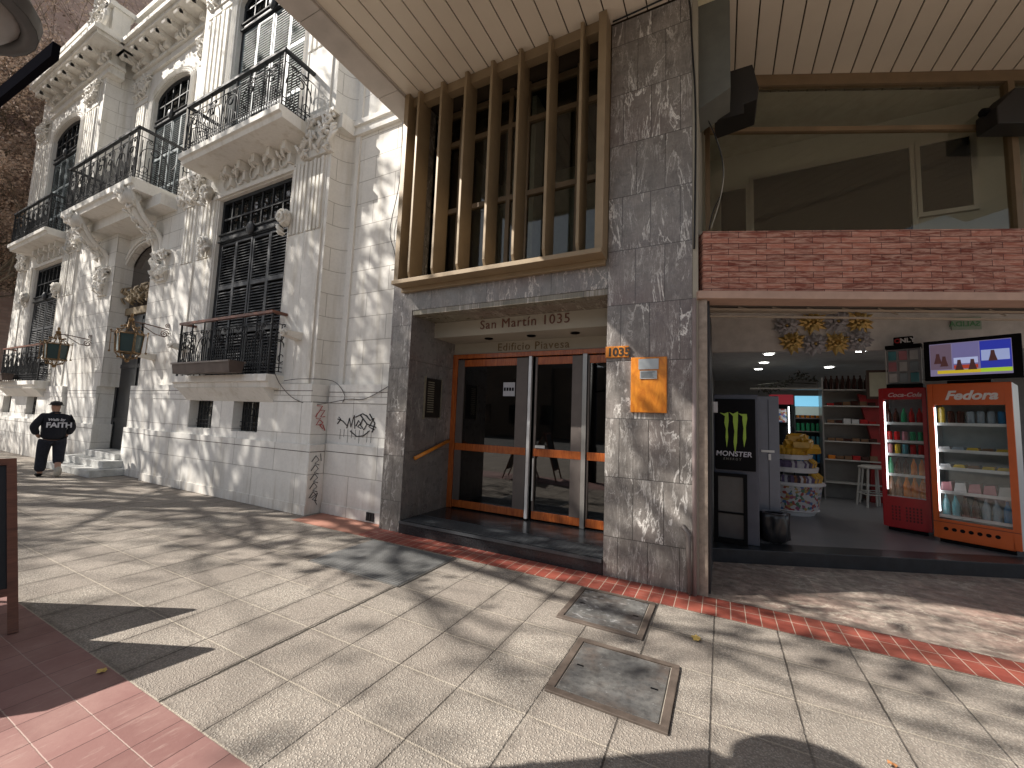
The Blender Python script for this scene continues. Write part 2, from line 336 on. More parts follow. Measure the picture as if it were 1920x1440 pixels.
# ------------------------------------------------------------------ ground (the setting)
def struct(mb, name, mat): return tag(mb.build(name, mat), kind="structure")
struct(MB().quad((-90, -90, -.03), (90, -90, -.03), (90, 90, -.03), (-90, 90, -.03)), "ground", ASPHALT)
sd = MB().box(-60, 30, -7, 16, -.5, 0); struct(sd, "sidewalk", PAVE)
struct(MB().quad((-4.3, 4.02, .004), (9, 4.02, .004), (9, 4.418, .004), (-4.3, 4.418, .004)), "red_tile_border", REDBAND)
struct(MB().quad((-30, .1, .004), (20, .1, .004), (20, 1.245, .004), (-30, 1.245, .004)), "red_pavement", REDPAVE)
struct(MB().quad((-.2, 4.425, .004), (9, 4.425, .004), (9, 12, .004), (-.2, 12, .004)), "marble_forecourt", MARBLE_F)
rp = MB().quad((-5.65, 4.02, .004), (-4.31, 4.02, .004), (-4.31, 4.57, .004), (-5.65, 4.57, .004)); struct(rp, "red_patch_paving", plain("worn_red_cement", (.36, .17, .12), .8, 0, .3, 3))

# ------------------------------------------------------------------ mansion
man = thing("stone_mansion", "cream stone mansion with carved balconies, shutters and dappled shade", "building")
def arch_pts(xa, xb, z, rise, n=12):
    cx = (xa + xb) / 2; a = (xb - xa) / 2
    return [(cx - a * math.cos(math.pi * i / n), z + rise * math.sin(math.pi * i / n)) for i in range(n + 1)]
def wall(mb, x0, x1, z0, z1, yf, dep, ops=()):
    """front face with openings (xa,xb,za,zb,rise): zb springing, rise arch height; reveals go back by dep"""
    xs = sorted({x0, x1} | {o[0] for o in ops} | {o[1] for o in ops}); zs = sorted({z0, z1} | {o[2] for o in ops} | {o[3] + o[4] for o in ops})
    for i in range(len(xs) - 1):
        for j in range(len(zs) - 1):
            xm = (xs[i] + xs[i+1]) / 2; zm = (zs[j] + zs[j+1]) / 2
            if any(o[0] < xm < o[1] and o[2] < zm < o[3] + o[4] for o in ops): continue
            mb.quad((xs[i], yf, zs[j]), (xs[i+1], yf, zs[j]), (xs[i+1], yf, zs[j+1]), (xs[i], yf, zs[j+1]))
    for (xa, xb, za, zb, rise) in ops:
        yb = yf + dep
        if rise > 0:
            ap = arch_pts(xa, xb, zb, rise); top = zb + rise
            for k in range(len(ap) - 1):
                (u0, w0), (u1, w1) = ap[k], ap[k+1]
                mb.quad((u0, yf, w0), (u1, yf, w1), (u1, yf, top), (u0, yf, top))
                mb.quad((u0, yf, w0), (u1, yf, w1), (u1, yb, w1), (u0, yb, w0))
        else: mb.quad((xa, yf, zb), (xb, yf, zb), (xb, yb, zb), (xa, yb, zb))
        mb.quad((xa, yf, za), (xb, yf, za), (xb, yb, za), (xa, yb, za))
        mb.quad((xa, yf, za), (xa, yb, za), (xa, yb, zb), (xa, yf, zb)); mb.quad((xb, yf, za), (xb, yb, za), (xb, yb, zb), (xb, yf, zb))
    return mb
YF, YC, YS = 4.42, 5.0, 4.75
XA0, XA1, XC0, XC1 = -22.0, -16.3, -10.75, -5.93
WC = (-9.31, -6.95); WA = (-20.15, -17.82); WM = (-14.6, -12.6)
mb = MB()
for (x0, x1, wn) in ((XC0, XC1, WC), (XA0, XA1, WA)):
    wall(mb, x0, x1, 2.0, 11.6, YF, .34, [(wn[0], wn[1], 2.16, 5.93, 0), (wn[0], wn[1], 6.66, 10.4, .36)])
wall(mb, -16.0, -11.05, 6.5, 11.6, YC, .3, [(WM[0], WM[1], 6.66, 10.4, .36)])
mb.build("wall", STONE, man)
mb = MB()                                   # recessed strip by the neighbour, ashlar
wall(mb, -5.72, -4.28, 1.98, 13, YS, .1); mb.build("side_wall", ASHLAR, man)
mb = MB()                                   # rounded hollow returns of the projecting bays
def hollow(mb, xa, ya, xb, yb, z0, z1, n=7):
    # concave quarter from (xa,ya) to (xb,yb)
    P = []
    for i in range(n + 1):
        t = math.pi / 2 * i / n
        P.append((xa + (xb - xa) * (1 - math.cos(t)), ya + (yb - ya) * math.sin(t)))
    for i in range(n): mb.quad((P[i][0], P[i][1], z0), (P[i+1][0], P[i+1][1], z0), (P[i+1][0], P[i+1][1], z1), (P[i][0], P[i][1], z1))
for (xa, ya, xb, yb, z0) in ((XC1, YF, -5.70, YS, 2.0), (XC0, YF, -11.05, YC, 6.5), (XA1, YF, -16.0, YC, 6.5)):
    mb = MB(); hollow(mb, xa, ya, xb, yb, z0, 13); mb.build("corner_return", ASHLAR, man, smooth=True)
mb = MB(); mb.box(-5.71, -5.60, YS - .035, YS + .1, 2.06, 6.46); mb.box(-5.71, -5.60, YS - .035, YS + .1, 6.72, 12.9)
for (z, d, h) in ((6.46, .07, .07), (6.53, .045, .10), (6.63, .09, .09)): mb.box(-5.72, -4.29, YS - d, YS + .08, z, z + h)
for (z, d, h) in ((6.46, .05, .07), (6.53, .03, .10), (6.63, .07, .09)): mb.box(-5.97, -5.722, YF - .0, YS + .02, z, z + h)
mb.build("string_course", STONE, man)
# plinth: three tiers, openings in the middle tier
mb = MB()
BWC = [(-9.5, -8.66), (-7.98, -7.2)]; BWA = [(-21.2, -20.4), (-18.95, -18.1)]
def tier(x0, x1, z0, z1, y, ops=()): wall(mb, x0, x1, z0, z1, y, .42, ops); mb.quad((x0, y, z1), (x1, y, z1), (x1, y + .5, z1), (x0, y + .5, z1)); mb.quad((x1, y, z0), (x1, y + .6, z0), (x1, y + .6, z1), (x1, y, z1)); mb.quad((x0, y, z0), (x0, y + .6, z0), (x0, y + .6, z1), (x0, y, z1)); mb.quad((x0, y, z0), (x1, y, z0), (x1, y + .5, z0), (x0, y + .5, z0))
for (x0, x1, bw) in ((-11.1, -5.72, BWC), (-22.15, -16.1, BWA)):
    mb = MB(); tier(x0, x1, 0, 1.08, 4.29)
    tier(x0 + .06, x1 - .09, 1.08, 1.76, 4.345, [(a, b, 1.2, 1.74, 0) for a, b in bw])
    tier(x0 + .08, x1 - .12, 1.76, 2.05, 4.335); mb.build("plinth", PLINTH, man)
for (x0, x1, a) in ((-12.42, -10.8, 0), (-16.2, -14.15, .10)):
    mb = MB(); tier(x0, x1, 0, 1.08, 4.395); tier(x0 + .05, x1 - a, 1.08, 1.76, 4.43); tier(x0 + .05, x1 - a * 1.1, 1.76, 2.05, 4.42); mb.build("plinth", PLINTH, man)
mb = MB(); tier(-5.718, -4.28, 0, 1.1, 4.575); tier(-5.80, -4.28, 1.1, 1.76, 4.64); tier(-5.79, -4.28, 1.76, 2.06, 4.625); mb.build("plinth", PLINTH, man)
mb = MB(); mb.box(-11.09, -5.71, 4.272, 4.3, .005, .16); mb.box(-12.41, -11.11, 4.38, 4.4, .005, .16); mb.box(-5.70, -4.31, 4.555, 4.58, .005, .16); mb.build("skirting", PLINTH, man)
for (x0, x1, y, z) in ((-11.1, -5.72, 4.29, .965), (-11.03, -5.82, 4.335, 1.93), (-11.03, -5.82, 4.345, 1.752), (-12.42, -11.11, 4.395, .965), (-12.36, -11.12, 4.42, 1.93), (-16.2, -14.15, 4.395, .965), (-16.14, -14.26, 4.42, 1.93), (-22.1, -16.2, 4.29, .965), (-5.71, -4.31, 4.575, .97), (-5.79, -4.31, 4.625, 1.93), (-5.79, -4.31, 4.64, 1.752)):
    MB().box(x0, x1, y - .0015, y + .004, z, z + .011).build("joint_line", plain("dark_joint", (.10, .08, .065), .9) if "dark_joint" not in bpy.data.materials else bpy.data.materials["dark_joint"], man)
MB().box(-5.7215, -5.716, 4.30, 4.57, .965, .976).build("joint_line", bpy.data.materials["dark_joint"], man); MB().box(-5.8115, -5.806, 4.35, 4.63, 1.752, 1.763).build("joint_line", bpy.data.materials["dark_joint"], man)
# portal pylons + arch wall
mb = MB()
mb.box(-12.04, -10.70, 4.4235, 5.6, 2.05, 6.45); mb.box(-16.7, -14.10, 4.4235, 5.6, 2.05, 6.45)
wall(mb, -14.4, -12.03, 0.3, 6.45, 4.68, .11, [(-14.30, -12.10, 0.3, 4.68, 1.08)])
mb.build("portal_wall", ASHLAR, man)
mb = MB()
for k, (rr, yy) in enumerate(((1.12, 4.67), (1.2, 4.65), (1.28, 4.67))):
    ap = [(-13.2 + rr * math.cos(math.pi * (1 - i / 14)), 4.68 + rr * math.sin(math.pi * (1 - i / 14))) for i in range(15)]
    mb.tube([(u, yy - .01, z) for u, z in ap], .03, 6)
mb.build("arch_moulding", STONE, man, smooth=True)
# fluted pilasters
def flutes(mb, x0, x1, z0, z1, y, n):
    w_ = (x1 - x0) / n
    for i in range(n):
        a = x0 + i * w_
        mb.box(a + w_ * .05, a + w_ * .62, y - .045, y + .05, z0, z1 - (.0 if i % 2 else .03))
mb = MB()
for (a, b, n) in ((-9.95, -9.36, 4), (-10.62, -10.1, 4), (-6.86, -6.45, 4), (-6.42, -6.02, 4), (-17.7, -17.2, 4), (-17.1, -16.6, 4), (-20.8, -20.3, 4), (-21.6, -21.1, 4)):
    mb = MB(); flutes(mb, a, b, 4.72, 6.02, YF, n); mb.box(a - .012, b + .012, YF - .03, YF + .05, 2.06, 4.70); mb.box(a - .01, b + .01, YF - .012, YF + .05, 4.701, 6.03); mb.build("pilaster", STONE, man)
for (a, b, y) in ((-10.5, -9.6, YF), (-6.75, -6.1, YF), (-17.4, -16.6, YF), (-21.6, -20.7, YF), (-15.75, -15.05, YC), (-12.15, -11.4, YC)):
    mb = MB(); flutes(mb, a, b, 8.2, 10.5, y, 5); mb.box(a - .04, b + .04, y - .03, y + .05, 6.72, 8.17); mb.box(a - .03, b + .03, y - .012, y + .05, 8.171, 10.549); mb.box(a - .04, b + .04, y - .035, y + .05, 10.55, 11.35); mb.build("pilaster", STONE, man)
# carved ornament: acanthus-like tufts and scrolls
rnd = random.Random(7)
def leafy(mb, cx, y, cz, w_, h, n, seed=1):
    r = random.Random(seed)
    for i in range(n):
        x = cx + r.uniform(-.5, .5) * w_; z = cz + r.uniform(-.5, .5) * h; a = r.uniform(-.9, .9); L = r.uniform(.07, .16) * 1.0
        pts = [(x + math.sin(a) * L * t * 2, y - .03 - .08 * math.sin(math.pi * t) - r.uniform(0, .05), z + math.cos(a) * L * t * 1.6) for t in (0, .3, .65, 1)]
        mb.tube(pts, [.015, .032, .03, .012], 5)
def scroll(mb, cx, y, cz, r0, turns=1.6, rad=.025, flip=1):
    pts = []
    for i in range(20):
        t = i / 19; q = t * turns * 2 * math.pi; r_ = r0 * (1 - .8 * t)
        pts.append((cx + flip * r_ * math.cos(q), y - .03 * t, cz + r_ * math.sin(q)))
    mb.tube(pts, rad, 6)
def capital(cx, y, cz, w_=.75, h=.55, n=46, seed=1):
    mb = MB(); leafy(mb, cx, y, cz, w_, h, n, seed); mb.box(cx - w_*.45, cx + w_*.45, y - .06, y + .02, cz - h*.5, cz + h*.45)
    for s_ in (-1, 1): scroll(mb, cx + s_ * w_ * .42, y - .1, cz + h*.42, .11, flip=s_)
    mb.box(cx - w_*.58, cx + w_*.58, y - .14, y + .02, cz + h*.56, cz + h*.66)
    mb.build("capital", CARVED, man, smooth=False)
for i, (cx, cz, y) in enumerate(((-10.35, 6.3, YF), (-6.25, 6.35, YF), (-16.9, 6.3, YF), (-21.3, 6.3, YF))): capital(cx, y, cz, .8, .6, 60, i)
for i, (cx, y) in enumerate(((-10.05, YF), (-6.4, YF), (-17.0, YF), (-21.15, YF), (-15.4, YC), (-11.78, YC))): capital(cx, y, 10.95, .85, .5, 50, 20 + i)
for i, (cx, cz) in enumerate(((-11.45, 4.75), (-14.6, 4.75))): capital(cx, 4.42, cz, .5, .6, 50, 40 + i)
# rosettes / volutes next to the windows
for (cx, cz) in ((-9.62, 6.12), (-6.9, 5.02), (-9.5, 4.98), (-20.35, 5.0), (-17.6, 5.0)):
    mb = MB(); mb.ball((cx, YF - .1, cz), .13, 8, (1, .8, 1.25)); scroll(mb, cx, YF - .18, cz, .13); leafy(mb, cx, YF - .05, cz - .2, .16, .25, 8, int(cx * 10)); mb.build("volute", CARVED, man, smooth=True)
# frieze with medallions under the side balconies
for wn in (WC, WA):
    mb = MB(); mb.box(wn[0] - .1, wn[1] + .1, YF - .05, YF + .02, 5.95, 6.03)
    for k in range(5):
        cx = wn[0] + .25 + k * (wn[1] - wn[0] - .5) / 4
        mb.tube([(cx + .13 * math.cos(q * math.pi / 6), YF - .03, 6.24 + .13 * math.sin(q * math.pi / 6)) for q in range(13)], .018, 5)
        leafy(mb, cx, YF, 6.3, .14, .12, 5, k); mb.box(cx + .2, cx + .3, YF - .22, YF, 6.28, 6.44); mb.box(cx + .21, cx + .29, YF - .1, YF, 6.1, 6.279)
    mb.build("frieze", CARVED, man)
# window surround mouldings
mb = MB()
for (a, b, y) in ((WC[0], WC[1], YF), (WA[0], WA[1], YF), (WM[0], WM[1], YC)):
    for (o_, rr) in ((.07, .028), (.15, .035), (.24, .025)):
        ap = arch_pts(a - o_, b + o_, 10.4, .36 + o_ * .7, 16)
        mb.tube([(a - o_, y - .02, 6.75)] + [(u, y - .02, z) for u, z in ap] + [(b + o_, y - .02, 6.75)], rr, 5)
    mb.build("window_surround", STONE, man); mb = MB()
for (a, b) in (WC, WA):
    if mb.v: mb.build("window_surround", STONE, man); mb = MB()
    for o_ in (.05, .12): mb.tube([(a - o_, YF - .01, 2.2), (a - o_, YF - .01, 5.93 + o_), (b + o_, YF - .01, 5.93 + o_), (b + o_, YF - .01, 2.2)], .022, 5)
mb.build("window_surround", STONE, man)
# cornice following the set-back
def runs(): return ((XC0 - .25, -5.65, YF), (-16.05, XC0 - .251, YC), (-20.6, -16.051, YF))
mb = MB()
for (x0, x1, y) in runs():
    for (z, h, d) in ((11.360, .08, .06), (11.440, .16, .035), (11.600, .09, .1), (12.000, .10, .52), (12.100, .12, .60), (12.220, .1, .54)):
        mb.box(x0 - (d if y == YF and x0 > -18 else 0), x1 + (d if y == YF else 0), y - d, y + .3, z, z + h)
    mb.box(x0, x1, y - .02, y + .3, 11.690, 12.000)
    mb.box(x0, x1, y - .1, y + .3, 12.320, 13.430); mb.box(x0 - .05, x1 + .05, y - .2, y + .4, 13.430, 13.580)
mb.build("cornice", STONE, man)
for (x0, x1, y) in runs():
    n = int((x1 - x0) / .62)
    for k in range(n):
        cx = x0 + (k + .5) * (x1 - x0) / n; m2 = MB()
        m2.box(cx - .1, cx + .1, y - .46, y, 11.840, 11.998); m2.box(cx - .09, cx + .09, y - .2, y, 11.680, 11.839); m2.tube([(cx - .1, y - .44, 11.880), (cx + .1, y - .44, 11.880)], .07, 8)
        if k % 2 == 0: leafy(m2, cx + .3, y - .05, 11.680, .25, .2, 6, k)
        m2.build("modillion", CARVED, man)
for (cx, y) in ((-10.4, YF), (-16.6, YF), (-21.6, YF), (-6.3, YF)):
    m2 = MB(); leafy(m2, cx, y - .2, 13.250, .9, .9, 40, int(cx)); scroll(m2, cx - .4, y - .25, 12.950, .3, rad=.06); scroll(m2, cx + .4, y - .25, 12.950, .3, rad=.06, flip=-1); m2.box(cx - .4, cx + .4, y - .2, y, 12.550, 13.750); m2.build("crest", CARVED, man)
# windows
def shutter_leaf(mb, x0, x1, z0, z1, y, n=None):
    st = .045; mb.box(x0, x0 + st, y - .02, y + .02, z0, z1); mb.box(x1 - st, x1, y - .02, y + .02, z0, z1)
    nz = 3; zz = [z0 + (z1 - z0) * k / nz for k in range(nz + 1)]
    for z in zz: mb.box(x0 + st, x1 - st, y - .018, y + .018, max(z0, z - .04), min(z1, z + .04))
    z = z0 + .07; p = .058
    while z < z1 - .06:
        if all(abs(z - q) > .06 for q in zz):
            mb.add([(x0+st, y - .022, z - .018), (x1-st, y - .022, z - .018), (x1-st, y + .02, z + .022), (x0+st, y + .02, z + .022),
                    (x0+st, y - .022, z - .010), (x1-st, y - .022, z - .010), (x1-st, y + .02, z + .03), (x0+st, y + .02, z + .03)],
                   [(0,1,2,3),(7,6,5,4),(0,4,5,1),(2,6,7,3)])
        z += p
def window(x0, x1, z0, zt, z1, y, rise, smat, npan, label=None, leaves=4):
    """window as a part: frame mesh + shutter leaves + pane as sub-parts; zt = transom height"""
    f = MB(); top = z1 + rise
    f.box(x0, x0 + .07, y - .03, y + .05, z0, z1); f.box(x1 - .07, x1, y - .03, y + .05, z0, z1)
    f.box(x0 + .07, x1 - .07, y - .05, y + .05, zt - .11, zt + .11)
    for dz in (-.07, .07): f.tube([(x0 + .02, y - .06, zt + dz), (x1 - .02, y - .06, zt + dz)], .022, 6)
    if rise: 
        ap = arch_pts(x0 + .03, x1 - .03, z1, rise - .03, 14); f.tube([(u, y, z) for u, z in ap], .05, 6)
    else: f.box(x0 + .07, x1 - .07, y - .03, y + .05, z1 - .07, z1)
    for k in range(1, npan):
        u = x0 + (x1 - x0) * k / npan; h = z1 if not rise else z1 + rise * math.sqrt(max(0, 1 - ((u - (x0+x1)/2) / ((x1-x0)/2)) ** 2)) - .03
        f.box(u - .016, u + .016, y - .02, y + .02, zt + .11, h - (.07 if not rise else 0))
    zb = zt + (top - zt) * .5; f.box(x0 + .07, x1 - .07, y - .024, y + .024, zb - .016, zb + .016)
    fo = f.build("window", IRONP, man)
    if label: fo["label"] = label
    g = MB(); ap = arch_pts(x0 + .02, x1 - .02, z1, rise - .01, 14) if rise else [(x0 + .02, z1 - .01), (x1 - .02, z1 - .01)]
    poly = [(u, z) for u, z in ap] + [(x1 - .02, z0 + .02), (x0 + .02, z0 + .02)]
    g.prism(poly, 'y', y + .06, y + .075); g.build("pane", GLASS, fo)
    W = (x1 - x0 - .14) / leaves
    for k in range(leaves):
        s_ = MB(); shutter_leaf(s_, x0 + .07 + k * W + .004, x0 + .07 + (k + 1) * W - .004, z0 + .01, zt - .12, y - .005 - .012 * (k % 2)); s_.build("shutter", smat, fo)
    k_ = MB(); k_.ball(((x0 + x1) / 2, y - .1, zt + .02), .1, 8, (1, .6, 1.3)); k_.build("boss", SHUT, fo, smooth=True)
window(WC[0], WC[1], 2.18, 5.1, 5.93, YF + .10, 0, SHUT, 7, "ground floor window with closed dark slatted shutters")
window(WA[0], WA[1], 2.18, 4.9, 5.93, YF + .10, 0, SHUT, 7)
window(WC[0], WC[1], 6.68, 9.9, 10.4, YF + .12, .36, SHUTU, 6, "upper window with blue grey shutters")
window(WA[0], WA[1], 6.68, 9.7, 10.4, YF + .12, .36, SHUTU, 6)
window(WM[0], WM[1], 6.68, 9.7, 10.4, YC + .12, .36, SHUTU, 5)
# basement windows
for (a, b) in BWC + BWA:
    m2 = MB(); m2.box(a + .02, b - .02, 4.345 + .17, 4.345 + .20, 1.2, 1.74); o = m2.build("basement_window", GLASS, man)
    g = MB()
    for k in range(7): u = a + .06 + (b - a - .12) * k / 6; g.tube([(u, 4.49, 1.2), (u, 4.49, 1.74)], .009, 5)
    for k in range(3):
        cx = a + (b - a) * (k + 1) / 4; g.tube([(cx + .08 * math.cos(q * math.pi / 5), 4.485, 1.55 + .08 * math.sin(q * math.pi / 5)) for q in range(11)], .006, 4)
    for z in (1.28, 1.36): g.box(a, b, 4.485, 4.50, z, z + .012)
    g.build("grille", IRON, o)
# splayed light reveals in front of the basement windows are part of the plinth
# balconies
def rail_run(mb, p0, p1, z0, h, seed=0, dense=True):
    p0 = Vector(p0); p1 = Vector(p1); L = (p1 - p0).length; d = (p1 - p0) / L
    P = lambda t, z, o_=0: (p0.x + d.x * t + d.y * o_, p0.y + d.y * t - d.x * o_, z0 + z)
    for z in (.05, .12, .19, h - .17): mb.tube([P(0, z), P(L, z)], .0085, 4, False)
    n = max(2, int(L / .07))
    for k in range(n + 1):
        t = L * k / n; r_ = .0095; 
        if k % 6 == 0: mb.tube([P(t, 0), P(t, h - .02)], .013, 5, False)
        elif k % 6 == 3: mb.tube([P(t, .0), P(t, h * .5)], r_, 4, False)
        else: mb.tube([P(t, .05), P(t, h * (.62 + .2 * math.sin(k * math.pi / 3)))], r_, 4, False)
    m = max(1, round(L / .57)); W = L / m
    for k in range(m):
        c = (k + .5) * W
        mb.tube([P(c + W * .42 * math.cos(q), h * .45 + W * .5 * math.sin(q)) for q in [math.pi * i / 10 for i in range(11)]], .010, 4, False)
        mb.tube([P(c + .075 * math.cos(q), h * .62 + .075 * math.sin(q), .01) for q in [math.pi * i / 5 for i in range(11)]], .011, 4, False)
        for s_ in (-1, 1):
            mb.tube([P(c + s_ * (.09 + .07 * (1 - i / 12) * math.cos(i * .9)), h * .80 + .06 * (1 - i / 12) * math.sin(i * .9)) for i in range(12)], .009, 4, False)
            mb.tube([P(c + s_ * (W * .25 + .05 * math.cos(i * .7)), .28 + .07 * math.sin(i * .7)) for i in range(9)], .008, 4, False)
def balcony(x0, x1, yfront, yback, zs, h, label=None, thick=.2, side=True):
    m2 = MB(); poly = [(yfront, zs), (yfront, zs - thick * .55), (yfront + .05, zs - thick * .6), (yfront + .07, zs - thick), (yback, zs - thick - .02), (yback, zs)]
    m2.prism(poly, 'x', x0, x1)
    o = m2.build("balcony", STONE, man, bevel=.008)
    if label: o["label"] = label
    g = MB(); e = .07
    rail_run(g, (x0 + e, yfront + e, 0), (x1 - e, yfront + e, 0), zs + .01, h); rail_run(g, (x1 - e, yfront + e, 0), (x1 - e, yback, 0), zs + .01, h); rail_run(g, (x0 + e, yback, 0), (x0 + e, yfront + e, 0), zs + .01, h)
    for x in (x0 + e, x1 - e): g.box(x - .014, x + .014, yfront + e - .014, yfront + e + .014, zs, zs + h)
    g.build("railing", IRON, o)
    t = MB(); t.box(x0 + e - .035, x1 - e + .035, yfront + e - .035, yfront + e + .035, zs + h, zs + h + .045)
    for x in (x0 + e, x1 - e): t.box(x - .035, x + .035, yfront + e + .036, yback, zs + h, zs + h + .045)
    return o, t
o, t = balcony(-9.68, -6.45, 3.77, YF, 6.66, 1.0, "upper balcony slab over the right window"); t.build("handrail", IRONP, o)
o, t = balcony(-20.7, -17.35, 3.86, YF, 6.66, 1.0); t.build("handrail", IRONP, o)
o, t = balcony(-15.55, -11.5, 3.70, YC, 6.62, 1.18, "wide central balcony slab over the street door", .26); t.build("handrail", IRONP, o)
m2 = MB(); m2.box(-15.95, -11.1, 4.1, YC, 6.1, 6.359); m2.build("balcony_soffit", STONE, man)
o, t = balcony(-9.75, -6.66, 4.08, YF, 2.2, 1.04, "low ledge balcony of the ground floor window", .22); t.build("handrail", WOODRAIL, o)
o, t = balcony(-20.9, -17.4, 4.08, YF, 2.2, 1.04, None, .22); t.build("handrail", WOODRAIL, o)
for (a, b) in ((-9.6, -6.8), (-20.75, -17.55)):
    m2 = MB(); m2.prism([(4.12, 1.978), (4.34, 1.74), (4.42, 1.74), (4.42, 1.978)], 'x', a, b)
    m2.build("ledge_moulding", STONE, man)
# corbel stones either side
for (cx, cz) in ((-10.0, 2.84), (-6.35, 2.86), (-17.1, 2.84), (-11.4, 2.7)):
    m2 = MB(); m2.prism([(YF, cz - .08), (YF - .28, cz - .03), (YF - .3, cz + .05), (YF, cz + .06)], 'x', cx - .09, cx + .09); scroll(m2, cx, YF - .3, cz + .01, .07, rad=.02)
    m2.build("corbel", CARVED, man)
# S brackets carrying the central balcony
for cx in (-11.85, -14.72):
    m2 = MB(); n = 14; pts = []
    for i in range(n + 1):
        t = i / n; y = 4.47 - .72 * (t ** 1.7); z = 4.95 + 1.5 * t + .16 * math.sin(t * math.pi * 2)
        pts.append((y, z))
    for k, (dx, r_) in enumerate(((-.17, .05), (0, .10), (.17, .05))): m2.tube([(cx + dx, y, z) for y, z in pts], r_, 7)
    m2.tube([(cx - .2, 3.82, 6.26), (cx + .2, 3.82, 6.26)], .15, 10); m2.tube([(cx - .16, 4.45, 5.0), (cx + .16, 4.45, 5.0)], .12, 8)
    for i in range(3, n, 2): leafy(m2, cx, pts[i][0] - .05, pts[i][1], .3, .15, 5, i)
    m2.build("bracket", CARVED, man, smooth=True)
# street door
m2 = MB(); m2.box(-14.34, -12.06, 4.80, 4.86, .45, 3.95); d = m2.build("street_door", DARKDOOR, man)
m2 = MB()
for x in (-14.2, -13.2, -12.2): m2.box(x - .05, x + .05, 4.775, 4.799, .45, 3.9)
for z in (1.2, 2.6, 3.75): m2.box(-14.149, -12.251, 4.78, 4.798, z - .05, z + .05)
m2.build("panel_frame", DARKDOOR, d)
m2 = MB(); m2.box(-14.3, -12.1, 4.74, 4.86, 3.96, 4.14); leafy(m2, -13.2, 4.76, 4.35, 1.9, .35, 60, 3); m2.build("overdoor_ornament", plain("tan_plaster_ornament", (.30, .235, .15), .7, 0, .3, 8), d)
m2 = MB(); ap = arch_pts(-14.33, -12.07, 4.68, 1.09, 14); m2.prism(ap + [(-12.07, 4.14), (-14.33, 4.14)], 'y', 4.81, 4.85); m2.build("fanlight", m_glass("fanlight_glass", (.045, .036, .032), .12), d)
m2 = MB(); m2.box(-14.1, -12.42, 4.3, 4.95, .32, .46); m2.box(-14.5, -12.25, 4.05, 4.9, .16, .319); m2.box(-14.75, -12.1, 3.8, 4.5, 0, .159); m2.build("doorstep", plain("worn_marble", (.5, .5, .48), .4, 0, .35, 4), man, bevel=.012)
m2 = MB(); m2.box(-22.0, -4.6, 5.6, 16, 0, 12.9); m2.box(-22.1, -20.5, 4.5, 15, 2.0, 13); m2.build("body", STONE, man)
# louvre vent, drain
m2 = MB()
for k in range(3): m2.box(-4.69 + k * .055, -4.65 + k * .055, 4.54, 4.556, .03, .15)
m2.build("vent", IRON, man)
# graffiti strokes
def stroke(mb, pts, r_, M): mb.tube([tuple(M @ Vector((x, z, 0))) for x, z in pts], r_, 4)
m2 = MB(); M = frame_m((-5.55, 4.634, 1.30), (1, 0, 0), (0, 0, 1))
for pts in ([(0, .2), (.12, .17), (.22, .10)], [(.0, .12), (.07, .2), (.02, .23)], [(.22, .06), (.27, .22), (.31, .08), (.37, .27), (.40, .06)], [(.42, .1), (.47, .19), (.52, .15), (.46, .09), (.54, .07)], [(.56, .22), (.52, .12), (.6, .05), (.66, .15), (.58, .2)],
            [(.62, .28), (.72, .2), (.80, .24), (.70, .10), (.82, .06)], [(.3, .02), (.45, -.06), (.6, -.04), (.72, .04)], [(.5, .28), (.66, .14), (.85, .1)], [(.4, .24), (.55, .3), (.66, .26)], [(.7, .3), (.82, .16), (.78, .02)]): stroke(m2, pts, .009, M)
for k in range(9): x = .08 + k * .085; stroke(m2, [(x, .04), (x, -.12 + .05 * math.sin(k * 2.3))], .0025, M)
m2.build("graffiti", IRON, man)["label"] = "black spray tag on the plinth"
m2 = MB(); M = frame_m((-5.792, 4.40, 1.30), (0, 1, 0), (0, 0, 1))
for pts in ([(.02, .40), (.12, .40), (.05, .28)], [(.09, .33), (.17, .33), (.10, .22), (.18, .23)], [(.02, .2), (.10, .2), (.03, .09), (.13, .10)], [(.10, .17), (.15, .13), (.10, .08), (.16, .03)], [(.15, .1), (.2, 0)], [(.04, .28), (.01, .22)]): stroke(m2, pts, .008, M)
m2.build("graffiti", plain("red_spray", (.45, .05, .04), .6), man)["label"] = "red spray writing on the plinth return"
m2 = MB(); M = frame_m((-5.712, 4.31, .22), (0, 1, 0), (0, 0, 1))
for k in range(5):
    z = .6 - k * .14; stroke(m2, [(.03, z), (.1, z + .09), (.16, z + .02), (.09, z - .03), (.17, z - .06)], .006, M)
stroke(m2, [(.18, .72), (.2, .6)], .005, M); stroke(m2, [(.06, .04), (.18, .1), (.14, -.02), (.18, -.08)], .006, M)
m2.build("graffiti", IRONP, man)["label"] = "thin black scrawl low on the plinth return"

# flower boxes and lanterns
def flower_box(x0, x1, y, z, label):
    t = thing("flower_box", label, "planter", ((x0 + x1) / 2, y, z), 0, "planter boxes on the low ledges"); w_ = (x1 - x0) / 2
    MB().prism([(-.1, 0), (.1, 0), (.13, .2), (-.13, .2)], 'x', -w_, w_).build("box", plain("dull_brown_paint", (.085, .06, .05), .6, 0, .2), t)
    m2 = MB(); m2.box(-w_ - .015, w_ + .015, -.145, -.12, .17, .2); m2.box(-w_ - .015, w_ + .015, .12, .145, .17, .2); m2.build("rim", plain("pale_rim", (.2, .17, .15), .6), t)
flower_box(-9.1, -7.25, 3.93, 2.21, "long brown flower box on the ledge of the nearer ground floor window")
flower_box(-20.6, -19.1, 3.93, 2.21, "long brown flower box on the ledge of the farther window by the walking man")
BRASS = plain("old_brass", (.24, .15, .07), .4, .5, .4, 25); LGLASS = m_glass("teal_lantern_glass", (.055, .085, .085), .1)
